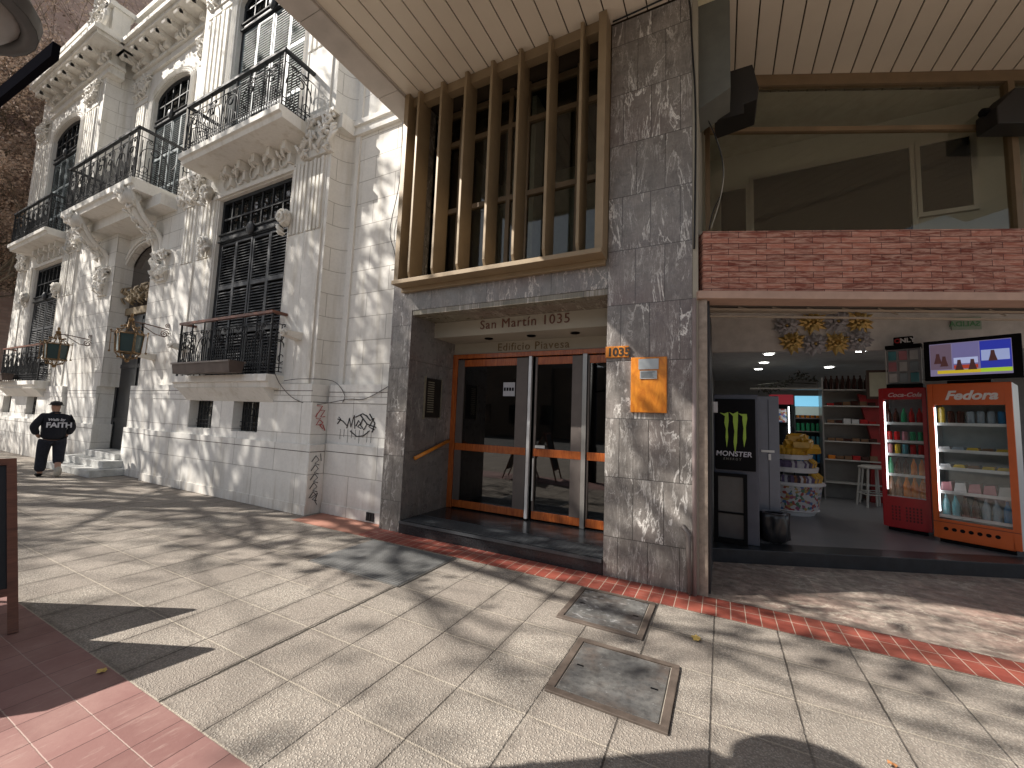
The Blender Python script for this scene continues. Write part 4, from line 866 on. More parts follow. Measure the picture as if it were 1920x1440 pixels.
def bag(name, loc, rz, mat, label, group, s=1.0, tilt=.3):
    m3 = MB(); W, H, D = .085 * s, .12 * s, .035 * s
    m3.add([(-W, 0, 0), (W, 0, 0), (W * .96, -D, H * .5), (-W * .96, -D, H * .5), (-W, 0, H), (W, 0, H), (-W * .96, D, H * .5), (W * .96, D, H * .5)], [(0, 1, 2, 3), (3, 2, 5, 4), (1, 0, 6, 7), (7, 6, 4, 5), (0, 3, 4, 6), (1, 7, 5, 2)])
    o = m3.build(name, mat, None); o.location = loc; o.rotation_euler = (-tilt, 0, rz); tag(o, label, "snack", group)
tiers = [(.56, .46, "lowest tier"), (.80, .38, "middle tier"), (1.01, .26, "top tier")]
for ti, (z, r0, tn) in enumerate(tiers):
    n = 19 if ti == 0 else 15
    for k in range(n):
        q = -math.pi + math.pi * 1.15 * (k + .5) / n; ki = 0 if (ti == 2 or k > n * .68) else rr.choice((1, 2, 3, 4)); nm, mi = kinds[ki]
        bag("snack_bag", (1.05 + r0 * math.cos(q), 8.75 + r0 * math.sin(q), .165 + z), q + math.pi / 2, FOILS[mi], nm + " snack packet on the " + tn + " of the round snack stand", nm + " packets on the " + tn, 1.0 + .35 * (ki == 0))
for k in range(22):
    q = rr.uniform(-2.0, .6); r0 = rr.uniform(.05, .3); bag("chip_bag", (1.15 + r0 * math.cos(q), 8.75 + r0 * math.sin(q), 1.2 + .22 * (1 - r0 / .3)), rr.uniform(-1, 1), YEL, "yellow crisp packet heaped on top of the snack stand", "yellow crisp packets heaped on the stand", 1.35, rr.uniform(-.4, .8))

# upright glass door fridges
def can(mb, x, y, z, r_, h): mb.lathe((x, y, z), [(0, 0), (r_, 0), (r_, h * .92), (r_ * .75, h), (0, h)], 10)
def bottle(mb, x, y, z, r_, h): mb.lathe((x, y, z), [(0, 0), (r_, 0), (r_, h * .55), (r_ * .85, h * .66), (r_ * .38, h * .85), (r_ * .38, h), (0, h)], 10)
BM = {n_: plain(n_ + "_bottle", c, .15) for n_, c in {"red": (.45, .02, .02), "green": (.04, .3, .14), "cola": (.05, .015, .01), "orange": (.65, .2, .02), "blue": (.04, .2, .4), "clear": (.3, .36, .4), "yellow": (.6, .42, .05), "white": (.55, .55, .55), "pink": (.5, .22, .25), "brown": (.2, .11, .06), "teal": (.1, .3, .34)}.items()}
def fridge(o, ang, W, D, H, g, mat, shelves, name_label, header, led=True, base=.0):
    t = thing("glass_door_fridge", name_label, "fridge", (o[0], o[1], .165), ang)
    gx0, gx1, gz0, gz1 = g
    m3 = MB(); m3.box(0, gx0, -.05, .0, .06, H); m3.box(gx1, W, -.05, 0, .06, H); m3.box(gx0, gx1, -.05, 0, gz1, H); m3.box(gx0, gx1, -.05, 0, .06, gz0); m3.build("door_surround", mat, t, bevel=.006)
    m3 = MB(); m3.box(0, .03, .002, D, .06, H); m3.box(W - .03, W, .002, D, .06, H); m3.box(.031, W - .031, .002, D, H - .1, H); m3.box(.031, W - .031, .002, D, .06, gz0 - .01); m3.build("cabinet_shell", mat if W < .6 else WHITE, t)
    m3 = MB(); m3.box(.031, W - .031, D - .03, D, gz0, H - .1); m3.build("back_panel", plain("fridge_lining", (.32, .36, .36), .4), t)
    m3 = MB(); m3.box(gx0, gx1, -.03, -.024, gz0, gz1); m3.build("glass", CLEAR, t)
    m3 = MB()
    for z in shelves: m3.box(.035, W - .035, .03, D - .04, z - .012, z)
    for z in shelves: m3.box(.035, W - .035, .015, .029, z - .03, z + .01)
    m3.build("shelf", ALUW, t)
    m3 = MB(); m3.box(gx0 + .004, gx0 + .018, -.02, -.006, gz0 + .1, gz1 - .03); m3.build("light_strip", LED, t)
    m3 = MB(); m3.box(.05, W - .05, .0, D, 0, .059); m3.build("foot", BLACK, t)
    return t
ORD = ("leftmost", "second", "third", "fourth", "fifth", "sixth", "seventh")
def stock(t, o, ang, x, y, z, fn, mat, r_, h, label, group, name, cat="bottle"):
    m3 = MB(); fn(m3, 0, 0, 0, r_, h); ob = m3.build(name, mat, None, smooth=False)
    ob.location = (o[0] + math.cos(ang) * x - math.sin(ang) * y, o[1] + math.sin(ang) * x + math.cos(ang) * y, .165 + z); tag(ob, label, cat, group); return ob
RO, RA = (2.19, 8.24), math.atan2(-.2, .45); OO, OA = (2.60, 7.79), math.atan2(-.36, .67)
rsh = [.50, .83, 1.13, 1.33, 1.60]
tf = fridge(RO, RA, .52, .55, 2.12, (.05, .475, .50, 1.95), RED, rsh, "red upright cooler with lit glass door full of soft drinks", None)
text("lettering", "Coca-Cola", .085, plain("white_script", (.7, .6, .6), .4), tf, FR(.10, -.052, 1.99), .002, .002, .35)
m3 = MB()
for a in range(9):
    for b in range(5):
        if a not in (3,): m3.box(.1 + a * .038, .118 + a * .038, -.054, -.051, .16 + b * .045, .19 + b * .045)
m3.build("vent_slots", plain("dark_red", (.12, .005, .006), .5), tf)
rows = [("orange", bottle, .30, "amber juice bottle on the bottom shelf of the red cooler", .044), ("cola", bottle, .24, "dark cola bottle on the second lowest shelf of the red cooler", .036), ("yellow", can, .15, "bright tin can on the middle shelf of the red cooler", .033), ("red", can, .14, "red can on the second highest shelf of the red cooler", .033), ("cola", bottle, .22, "small dark bottle on the top shelf of the red cooler", .034)]
for si, (cn, fn, h, lab, r_) in enumerate(rows):
    n = 5
    for k in range(n):
        c = cn
        if si == 0: c = ("brown", "brown", "orange", "orange", "orange")[k]
        if si == 1: c = ("green", "cola", "cola", "orange", "orange")[k]
        if si == 2: c = ("pink", "yellow", "teal", "red", "red")[k]
        if si == 3: c = ("red", "red", "pink", "green", "green")[k]
        if si == 4: c = ("cola", "cola", "green", "red", "red")[k]
        shn = ("bottom shelf", "second lowest shelf", "middle shelf", "second highest shelf", "top shelf")[si]; kd = "can" if fn is can else "bottle"
        adj = {"cola": "dark cola", "pink": "pink", "teal": "teal blue", "brown": "brownish"}.get(c, c)
        lab = "%s drinks %s, %s from left, %s of the red cooler" % (adj, kd, ORD[k] if k else "first", shn)
        stock(tf, RO, RA, .09 + k * .085, .08, rsh[si] + .001, fn, BM[c], r_, h, lab, "%s %ss, %s of the red cooler" % (adj, kd, shn), "drink_" + kd, kd)
osh = [.36, .68, 1.0, 1.24, 1.60]
tf = fridge(OO, OA, .76, .62, 2.14, (.055, .70, .31, 1.85), ORANGE, osh, "wide orange upright display fridge with Fedora lettering", None)
text("lettering", "Fedora", .165, plain("white_script2", (.75, .72, .7), .4), tf, FR(.17, -.053, 1.925), .002, .006, .3)
m3 = MB()
for k in range(7): m3.tube([(.12 + k * .075, -.053, .19), (.12 + k * .075, -.0505, .19)], .024, 12)
m3.build("vent_hole", BLACK, tf)
m3 = MB(); m3.box(.0, .76, -.054, -.0505, .27, .278); m3.build("trim_line", plain("dark_orange", (.2, .03, .01), .5), tf)
for k in range(7):
    c = ("yellow", "cola", "cola", "clear", "clear", "clear", "blue")[k]; adj = {"cola": "dark capped", "clear": "clear"}.get(c, c)
    stock(tf, OO, OA, .11 + k * .09, .1, osh[4] + .001, can, BM[c], .036, .17 + (.06 if k == 0 else 0), "%s jar, %s from left, top shelf of the orange fridge" % (adj, ORD[k] if k else "first"), "%s jars, top shelf of the orange fridge" % adj, "drink_jar", "jar")
for k in range(7):
    c = ("teal", "teal", "cola", "cola", "clear", "clear", "blue")[k]; adj = {"cola": "dark", "clear": "clear"}.get(c, c)
    stock(tf, OO, OA, .11 + k * .09, .1, osh[0] + .001, bottle, BM[c], .038, .27, "%s bottle, %s from left, bottom shelf of the orange fridge" % (adj, ORD[k] if k else "first"), "%s bottles, bottom shelf of the orange fridge" % adj, "drink_bottle", "bottle")
def boxy(mb, x, y, z, r_, h): 
    mb.prism([(x - r_, z), (x + r_, z), (x + r_ * .8, z + h), (x - r_ * .7, z + h * .9)], 'y', y - .1, y + .15)
for si, cl, adj in ((1, ("pink", "white", "pink", "pink", "white"), "pale wrapped"), (2, ("white", "yellow", "brown", "yellow", "yellow"), "sandwich"), (3, ("white", "clear", "yellow", "brown", "yellow"), "tray")):
    for k, c in enumerate(cl):
        shn = ("", "second lowest shelf", "middle shelf", "second highest shelf")[si]
        ob = stock(tf, OO, OA, .12 + k * .13, .18, osh[si] + .001, boxy, BM[c], .06, (.13, .05, .045)[si - 1], "%s %s pack, %s from left, %s of the orange fridge" % (c, adj, ORD[k] if k else "first", shn), "%s %s packs, %s of the orange fridge" % (c, adj, shn), "food_pack", "food pack"); ob.rotation_euler = (0, 0, OA)
# television and phone accessory stand on the fridges
def on(o, a, x, y, z): return (o[0] + math.cos(a) * x - math.sin(a) * y, o[1] + math.sin(a) * x + math.cos(a) * y, z)
t = thing("television", "black flat television showing news panels above the orange fridge", "television", on(OO, OA, -.02, .0, 2.36), OA)
MB().box(0, .88, 0, .06, 0, .56).build("casing", BLACK, t, bevel=.006)
MB().box(.06, .80, -.004, -.001, .06, .51).build("screen", emis("screen_base", (.16, .14, .24), .5), t)
scr = [((.065, .27, .15, .50), (.10, .07, .10)), ((.28, .52, .15, .50), (.12, .11, .24)), ((.53, .795, .13, .5), (.02, .03, .28)), ((.13, .53, .09, .135), (.45, .33, .02)), ((.53, .795, .09, .14), (.30, .45, .03)), ((.29, .51, .15, .2), (.3, .04, .02)), ((.54, .78, .24, .38), (.25, .3, .5)), ((.29, .51, .22, .3), (.32, .36, .55))]
for i, ((a, b, c, d), col) in enumerate(scr): MB().box(a, b, -.0075 - i * .0006, -.0045, c, d).build("picture_panel", emis("screen%d" % i, col, .55), t)
rr = random.Random(4)
m3 = MB()
for (x, z) in ((.14, .30), (.20, .26), (.34, .2), (.46, .2), (.64, .3)): m3.prism([(x - .04, z - .07), (x + .04, z - .07), (x + .02, z + .02), (x + .015, z + .07), (x - .015, z + .07), (x - .02, z + .02)], 'y', -.0155, -.0145)
m3.build("picture_figure", emis("screen_dark", (.05, .02, .02), .5), t)
MB().box(.2, .6, .1, .3, -.05, -.001).build("stand", BLACK, t)
t = thing("accessory_stand", "clear display stand with hanging phone accessories headed ONLY", "display stand", on(RO, RA, .09, .0, 2.29), RA)
m3 = MB(); m3.box(0, .40, 0, .15, 0, .06); m3.box(0, .40, 0, .15, .60, .66); m3.build("frame", BLACK, t)
MB().box(.10, .32, -.01, .02, .661, .78).build("header", BLACK, t, bevel=.01)
text("lettering", "NLY", .09, plain("white_letters", (.7, .7, .7), .5), t, FR(.175, -.012, .69), .002, .004)
text("lettering", "O", .09, plain("red_letters", (.45, .02, .02), .5), t, FR(.11, -.012, .69), .002, .004)
MB().box(.01, .39, .06, .065, .06, .6).build("panel", plain("pale_panel", (.35, .35, .37), .5), t)
m3 = MB()
for sx in (0, .39): MB().tube([(sx + .005, .0, .06), (sx + .005, .0, .6)], .006, 6).build("upright", ALUW, t)
for k in range(9):
    x = .03 + (k % 3) * .12; z = .09 + (k // 3) * .17; cm = (BM["white"], BM["clear"], BM["teal"], BM["pink"])[(k * 5) % 4]
    o = MB().box(0, .09, 0, .012, 0, .14).build("accessory_pack", cm, None, bevel=.003); o.location = on(RO, RA, .09 + x, .03, 2.29 + z); o.rotation_euler = (0, 0, RA)
    tag(o, ("left", "middle", "right")[k % 3] + " accessory pack in the " + ("bottom", "middle", "top")[k // 3] + " row of the clear stand", "pack", "phone accessory packs")
# gold and silver flowers on the beam
fcs = [(.80, 3.02, 0), (1.10, 3.06, 1), (1.38, 3.06, 0), (1.62, 3.05, 1), (.86, 2.80, 1), (1.12, 2.76, 0), (1.36, 2.77, 1), (1.60, 2.80, 0)]
rr = random.Random(9)
for i, (x, z, g_) in enumerate(fcs):
    x *= 1.235; z = 1.6 + (z - 1.6) * 1.235
    q = on(BO, BT, 0, 0, 0); tt = (x - BO[0]) / math.cos(BT)
    place = ("outer left", "inner left", "inner right", "outer right")[i % 4]; row = "upper" if i < 4 else "lower"
    t = thing("paper_flower", "%s paper flower, %s one of the %s row on the shop beam" % ("golden" if g_ else "silvery", place, row), "decoration", on(BO, BT, tt, -.02, z), BT, "paper flowers on the shop beam")
    m3 = MB()
    for ring, (n, L, lift) in enumerate(((11, .215, .02), (9, .16, .06), (6, .09, .09))):
        for k in range(n):
            a = 2 * math.pi * k / n + ring * .3 + rr.uniform(-.1, .1); c, s_ = math.cos(a), math.sin(a); L2 = L * rr.uniform(.85, 1.12); wd = .05 if g_ else .07
            m3.add([(0, -.01, 0), (c * L2 * .5 - s_ * wd, -lift, s_ * L2 * .5 + c * wd), (c * L2, -lift - .02, s_ * L2), (c * L2 * .5 + s_ * wd, -lift, s_ * L2 * .5 - c * wd), (c * L2 * .5, -lift - .025, s_ * L2 * .5)], [(0, 1, 4), (1, 2, 4), (2, 3, 4), (3, 0, 4)])
    m3.build("petals", GOLD if g_ else SILVER, t); m3 = MB(); m3.ball((0, -.07, 0), .025, 6); m3.build("centre", GOLD, t)
# exit sign (seen from behind, mirrored)
t = thing("exit_sign", "faded green exit sign with mirrored SALIDA lettering above the television", "sign", on(BO, BT, 3.40, -.03, 3.24), BT)
MB().box(0, .35, 0, .01, -.02, .17).build("board", plain("pale_green_acrylic", (.36, .44, .36), .4), t)
M = FR(.335, -.004, .03) @ Matrix.Diagonal((-1, 1, 1, 1)); text("lettering", "SALIDA", .112, plain("green_letters", (.12, .33, .16), .5), t, M, .002, .001)
# back wall shelving, bottles, coolers, stools, shopkeeper's red banner
t = thing("wall_shelving", "pale open shelving with snacks along the back of the shop", "shelving", (1.98, 11.0, .165))
m3 = MB(); 
for z in (.35, .83, 1.22, 1.60, 1.98, 2.33): m3.box(0, 1.6, 0, .35, z - .012, z + .012)
m3.build("shelf", plain("pale_shelf", (.5, .48, .44), .5), t)
for x in (-.02, 1.6): MB().box(x, x + .025, 0, .35, 0, 2.6).build("upright", ALU, t)
m3 = MB(); MB().box(0, 1.6, .36, .38, 0, 2.6).build("back_panel", plain("grey_back", (.28, .27, .25), .7), t)
for k in range(10):
    o = MB(); bottle(o, 0, 0, 0, .042, .31); o = o.build("wine_bottle", BM["cola"], None); o.location = (2.06 + k * .1, 11.15, .165 + 2.343); tag(o, "dark wine bottle in the row along the top back shelf", "bottle", "dark wine bottles on the top shelf")
for si, z in enumerate((.83, 1.22, 1.60, 1.98)):
    for k in range(6):
        c = rr.choice(("brown", "red", "brown", "orange", "white", "cola")); o = MB().box(-.06, .06, -.05, .08, 0, rr.uniform(.05, .11)).build("snack_box", BM[c], None); o.location = (2.12 + k * .14, 11.12, .165 + z + .013)
        cw = {"cola": "dark"}.get(c, c); tag(o, "%s snack box, %s from left, %s of the back shelving" % (cw, ORD[k] if k else "first", ("lowest filled shelf", "second filled shelf", "third filled shelf", "highest filled shelf")[si]), "box", "%s snack boxes on back shelf %s" % (cw, ("low", "lower middle", "upper middle", "high")[si]))
t = thing("drinks_cooler", "tall drinks cooler with a lit blue sign at the back of the shop", "fridge", (1.50, 11.4, .165))
m3 = MB(); m3.box(0, .03, 0, .5, 0, 2.2); m3.box(.52, .55, 0, .5, 0, 2.2); m3.box(.031, .519, .45, .5, 0, 2.2); m3.box(.031, .519, 0, .45, 0, .3)
m3.build("body", plain("dark_cooler", (.05, .07, .07), .4), t); MB().box(.02, .53, -.02, -.002, 1.98, 2.22).build("lit_sign", emis("blue_sign", (.14, .36, .5), .9), t)
MB().box(.03, .52, -.012, -.003, 1.78, 1.975).build("poster_strip", emis("pale_strip", (.3, .36, .33), .3), t)
m3 = MB()
for z in (.7, 1.1, 1.4, 1.7): m3.box(.031, .519, 0, .44, z, z + .02)
m3.build("shelf", ALU, t)
for si, z in enumerate((.72, 1.12, 1.42, 1.72)):
    for k in range(5):
        c = (("blue", "teal", "green", "orange"))[si]; o = MB(); can(o, 0, 0, 0, .035, .18 if si else .26); o = o.build("drink_can", BM[c], None); o.location = (1.58 + k * .095, 11.48, .165 + z); tag(o, "%s drink can, %s from left in the back cooler with blue sign" % (c, ORD[k] if k else "first"), "can", "%s cans in the back cooler" % c)
t = thing("drinks_cooler", "narrow red cooler with a bright light strip behind the grey locker", "fridge", (.98, 11.0, .165))
m3 = MB(); m3.box(0, .46, 0, .5, 0, 1.5); m3.box(0, .46, .3, .5, 1.5, 2.2); m3.build("body", BLACK, t); MB().box(0, .46, -.02, -.002, 2.0, 2.22).build("header", emis("red_header", (.25, .02, .03), .3), t)
MB().box(.36, .38, -.03, -.003, 1.1, 1.95).build("light_strip", LED, t)
MB().box(.05, .34, .1, .29, 1.6, 1.9).build("stock", m_confetti(), t)
def stool(x, y, rz, label):
    t = thing("bar_stool", label, "stool", (x, y, .165), rz, "pale bar stools at the back of the shop"); W = plain("pale_wood", (.48, .46, .42), .5) if "pale_wood" not in bpy.data.materials else bpy.data.materials["pale_wood"]
    MB().box(-.17, .17, -.17, .17, .74, .78).build("seat", W, t, bevel=.01)
    for sx in (-1, 1):
        for sy in (-1, 1): MB().tube([(sx * .14, sy * .14, .74), (sx * .19, sy * .19, 0)], .018, 6).build("leg", W, t)
    m3 = MB()
    for (a, b) in (((-.18, -.18), (.18, -.18)), ((.18, -.18), (.18, .18)), ((.18, .18), (-.18, .18)), ((-.18, .18), (-.18, -.18))): m3.tube([(a[0], a[1], .25), (b[0], b[1], .25)], .012, 6)
    m3.build("footrest", W, t)
stool(2.62, 10.4, .2, "pale bar stool standing nearest the red cooler"); stool(2.78, 11.0 - .2, .5, "pale bar stool half hidden behind the nearer stool")
t = thing("red_counter_unit", "slanted dark red unit behind the bar stools", "counter", (2.75, 11.35 - .6, .165))
MB().prism([(.0, 0), (.8, 0), (.8, 2.0), (.25, 2.15), (-.15, 2.25), (.05, 1.3)], 'y', .35, .45).build("panel", plain("deep_red", (.28, .015, .015), .4), t)
t = thing("picture_frame", "framed pale board hanging by the ceiling behind the red cooler", "picture", (2.95, 10.9, 2.55))
m3 = MB(); m3.box(-.25, .3, 0, .03, -.25, -.2); m3.box(-.25, .3, 0, .03, .3, .35); m3.box(-.25, -.2, 0, .03, -.199, .299); m3.box(.25, .3, 0, .03, -.199, .299); m3.build("frame", plain("dark_wood", (.06, .03, .02), .5), t); MB().box(-.2, .25, .01, .02, -.2, .3).build("board", plain("pale_board", (.5, .48, .36), .7), t)
# dried garland on the back wall ledge
m3 = MB(); rr = random.Random(21)
for k in range(90):
    x = rr.uniform(.75, 1.85); z = 2.62 + .15 * math.sin(x * 5) + rr.uniform(-.06, .1); a = rr.uniform(0, 6.28); m3.tube([(x, 10.9, z), (x + .07 * math.cos(a), 10.88, z + .07 * math.sin(a))], [.02, .004], 4)
m3.tube([(.75, 10.92, 2.6), (1.2, 10.92, 2.66), (1.85, 10.92, 2.62)], .01, 5)
tag(m3.build("leaf_garland", plain("dark_leaves", (.03, .03, .02), .8), None), "dark leafy garland along the back wall beside the wine bottles", "garland")
t = thing("rear_ledge", "pale ledge carrying the garland above the back coolers", "ledge", (.6, 10.85, 2.50)); MB().box(0, 1.36, 0, .3, 0, .03).build("board", plain("ledge_paint", (.4, .38, .34), .6), t)

# ------------------------------------------------------------------ pavement furniture
STEELP = plain("worn_cover_steel", (.20, .20, .195), .45, .35, .35, 5)
def m_cover(name, splat):
    n = NM(name, .5, .25); v = n.coord(); f = n.noise(v, 5, 6, .7); c = n.ramp(f, [(.3, (.13, .13, .13)), (.7, (.24, .235, .22))])
    s = n.noise(n.coord(rot=(0, 0, .5), scale=(1, 2.2, 1)), 9 if splat else 16, 5, .75, .8); c = n.mix(n.ramp(s, [(.56 if splat else .64, 0.0), (.61 if splat else .66, .9)]), c, (.55, .55, .55))
    c = n.mix(n.ramp(n.noise(v, 2.3, 5, .7), [(.48, 0.0), (.66, .6)]), c, (.13, .085, .06)); c = n.mix(n.ramp(n.noise(v, 22, 6, .75), [(.45, 0.0), (.62, .55)]), c, (.05, .05, .05)); n.col(c); n.bump(n.noise(v, 14, 6, .7), .4, .005); return n.m
def cover(x0, x1, y0, y1, label, splat):
    t = thing("manhole_cover", label, "manhole cover", ((x0 + x1) / 2, (y0 + y1) / 2, 0), 0, "square service covers in the pavement"); w_ = (x1 - x0) / 2; h_ = (y1 - y0) / 2
    m3 = MB(); f = .045
    m3.box(-w_, w_, -h_, -h_ + f, 0, .014); m3.box(-w_, w_, h_ - f, h_, 0, .014); m3.box(-w_, -w_ + f, -h_ + f, h_ - f, 0, .014); m3.box(w_ - f, w_, -h_ + f, h_ - f, 0, .014); m3.build("frame", plain("rusty_frame", (.14, .11, .09), .6, .2, .3, 9), t, bevel=.003)
    m3 = MB(); g = f + .009; m3.box(-w_ + g, w_ - g, -h_ + g, h_ - g, 0, .012); m3.build("plate", m_cover("cover_" + str(splat), splat), t, bevel=.002)
    m3 = MB()
    for sx in (-1, 1): m3.box(sx * (w_ - g - .06) - .022, sx * (w_ - g - .06) + .022, -.007, .007, .0125, .0135)
    m3.build("lifting_slot", BLACK, t)
    m3 = MB(); m3.box(-w_ + f + .001, w_ - f - .001, -h_ + f + .001, h_ - f - .001, 0, .006); m3.build("grout", plain("pale_grout", (.42, .38, .32), .8), t)
cover(-1.21, -.53, 3.29, 4.0, "square cover splashed with white paint, touching the red tiles", True)
cover(-.945, -.255, 2.40, 3.08, "square speckled service cover in the middle of the pavement", False)
def m_checker():
    n = NM("checker_plate", .4, .5); v = n.coord((1, 1, 1), rot=(0, 0, R(45))); ck = n.node("ShaderNodeTexChecker"); ck.inputs["Scale"].default_value = 42; n.link(v, ck.inputs["Vector"])
    f = n.noise(n.coord(), 3, 5, .7); n.col(n.mix(n.math('MULTIPLY', ck.outputs["Fac"], .45), n.mix(f, (.13, .13, .135), (.27, .27, .265)), (.05, .05, .05))); n.bump(ck.outputs["Fac"], .6, .004); return n.m
t = thing("steel_hatch", "wide dark checker plate hatch set in the pavement by the marble pillar", "hatch", (-3.32, 3.53, 0))
MB().box(-.615, .615, -.455, .445, 0, .012).build("plate", m_checker(), t, bevel=.003)
m3 = MB()
for k in range(29): m3.box(-.61, .61, -.44 + k * .031, -.434 + k * .031, .0125, .0155)
m3.build("tread_ribs", plain("worn_rib_steel", (.26, .26, .25), .4, .5, .3, 6), t)
m3 = MB(); m3.box(-.63, .63, -.475, -.458, 0, .01); m3.box(-.635, -.618, -.475, .46, 0, .01); m3.box(.618, .635, -.475, .46, 0, .01); m3.build("frame", ALU, t)
def leaf(x, y, rz, mat, label, s=1.0):
    m3 = MB(); pts = []
    for k in range(14): q = 2 * math.pi * k / 14; r0 = .035 * s * (1 + .35 * (k % 2)); pts.append((r0 * math.cos(q), r0 * math.sin(q), .006 + .012 * abs(math.sin(q * 1.5))))
    m3.add(pts + [(0, 0, .02)], [(k, (k + 1) % 14, 14) for k in range(14)]); o = m3.build("fallen_leaf", mat, None); o.location = (x, y, .004); o.rotation_euler = (.1, .1, rz); tag(o, label, "leaf", "dry leaves on the pavement")
LY = plain("yellow_leaf", (.6, .42, .12), .7)
leaf(-.18, 3.52, .3, LY, "curled yellow leaf right of the paint splashed cover", .85); leaf(.72, 2.74, 1.2, LEAFB, "small orange leaf at the bottom right of the pavement", .45); leaf(-3.3, 1.2, .6, LY, "yellow leaf at the edge of the red paving", .55)

# chalkboards
FRW = m_wood("board_wood", (.10, .035, .018), (.20, .075, .04), .5); SLATE = plain("blackboard", (.012, .013, .016), .6)
def aboard(top_r, foot_r, wdir, W, back, label, z0=.2):
    t = thing("chalkboard_sign", label, "chalkboard", foot_r); T = Vector(top_r) - Vector(foot_r); wd = Vector(wdir).normalized(); nrm = T.cross(wd).normalized()
    def bar(a, b, h1, h2, mat, name, th=.03, par=t):
        m3 = MB(); A = Vector(a); B = Vector(b); H1 = Vector(h1); 
        m3.add([A, B, B + H1, A + H1] + [p + nrm * th for p in (A, B, B + H1, A + H1)], [(0, 1, 2, 3), (7, 6, 5, 4), (0, 4, 5, 1), (1, 5, 6, 2), (2, 6, 7, 3), (3, 7, 4, 0)]); return m3.build(name, mat, par)
    s_ = wd * .05; bar((0, 0, 0), T, s_, 0, FRW, "leg"); o2 = wd * (W - .05); bar(o2, o2 + T, s_, 0, FRW, "leg")
    u = T.normalized() * .05; bar(T - u + s_, T - u + o2, u, 0, FRW, "rail"); b0 = T * z0; bar(b0 + s_, b0 + o2, u, 0, FRW, "rail")
    bar(b0 + u + s_, b0 + u + o2, T * (1 - z0) - u * 2, 0, SLATE, "slate", .015)
    B = Vector(back) - Vector(foot_r); m3 = MB(); 
    for q in (wd * .02, wd * (W - .02)): m3.tube([T + q, B + q], .018, 4)
    m3.build("rear_leg", FRW, t)
    m3 = MB(); S0 = T + (B - T) * .01; S1 = T + (B - T) * .8; m3.quad(S0 + wd * .03, S0 + wd * (W - .03), S1 + wd * (W - .03), S1 + wd * .03); m3.build("rear_slate", SLATE, t)
aboard((-4.84, 1.10, 1.15), (-4.36, 1.11, 0), (-.2, -1, 0), .62, (-5.3, 1.1, 0), "wooden framed A-board chalkboard at the left edge of the photo")
aboard((-4.24, .80, 1.26), (-3.9, .74, 0), (-.16, -1, 0), .75, (-4.9, .8, 0), "second framed A-board chalkboard just beyond the left edge")

# street lamp
t = thing("street_lamp", "grey street lamp head with a black banner arm at the top left corner", "street lamp", (-3.1, .11, 0))
LZ = 3.14; LC = (.42, .15)
MB().tube([(0, 0, 0), (0, 0, .9), (0, 0, .95), (0, 0, 3.2)], [.12, .12, .1, .09], 14).build("pole", IRON, t, smooth=True)
m3 = MB(); prof = [(.29, .0), (.30, .052), (.25, .13), (.13, .18), (.0, .2)]; nn = 24; vs = []
for (r0, z) in prof:
    for k in range(nn):
        q = 2 * math.pi * k / nn; vs.append((LC[0] + r0 * 1.0 * math.cos(q), LC[1] + r0 * .82 * math.sin(q), LZ + z))
m3.add(vs, [(i*nn+k, i*nn+(k+1) % nn, (i+1)*nn+(k+1) % nn, (i+1)*nn+k) for i in range(len(prof) - 1) for k in range(nn)])
m3.build("lamp_head", plain("dull_grey_lamp", (.13, .125, .12), .45, .3), t, smooth=True)
m3 = MB(); vs = []
prof = [(.288, .0), (.262, -.01), (.232, .0), (.227, .02)]
for (r0, z) in prof:
    for k in range(nn): q = 2 * math.pi * k / nn; vs.append((LC[0] + r0 * math.cos(q), LC[1] + r0 * .82 * math.sin(q), LZ + z))
m3.add(vs, [(i*nn+k, i*nn+(k+1) % nn, (i+1)*nn+(k+1) % nn, (i+1)*nn+k) for i in range(len(prof) - 1) for k in range(nn)]); m3.build("rim", plain("dark_rim", (.06, .06, .062), .5), t, smooth=True)
m3 = MB(); vs = []
prof = [(.227, .012), (.193, -.03), (.112, -.052), (.0, -.057)]
for (r0, z) in prof:
    for k in range(nn): q = 2 * math.pi * k / nn; vs.append((LC[0] + r0 * math.cos(q), LC[1] + r0 * .82 * math.sin(q), LZ + z))
m3.add(vs, [(i*nn+k, i*nn+(k+1) % nn, (i+1)*nn+(k+1) % nn, (i+1)*nn+k) for i in range(len(prof) - 1) for k in range(nn)]); m3.build("lens", plain("frosted_lens", (.27, .26, .25), .3), t, smooth=True)
m3 = MB(); a = Vector((.0, .115, 2.407)); b = Vector((1.44, .234, 2.585)); d = (b - a).normalized(); s_ = d.cross(Vector((0, 0, 1))).normalized() * .008; u = Vector((0, 0, .022))
m3.add([a - s_ - u, a + s_ - u, a + s_ + u, a - s_ + u, b - s_ - u, b + s_ - u, b + s_ + u, b - s_ + u], [(0, 1, 2, 3), (7, 6, 5, 4), (0, 4, 5, 1), (1, 5, 6, 2), (2, 6, 7, 3), (3, 7, 4, 0)])
m3.build("banner_arm", plain("dead_black", (.006, .006, .008), .9, 0, .1, 6, 0, 0.0), t)
MB().tube([(0, 0, 3.18), (.12, .06, 3.34), (.42, .15, 3.33)], .035, 8).build("neck", IRON, t)

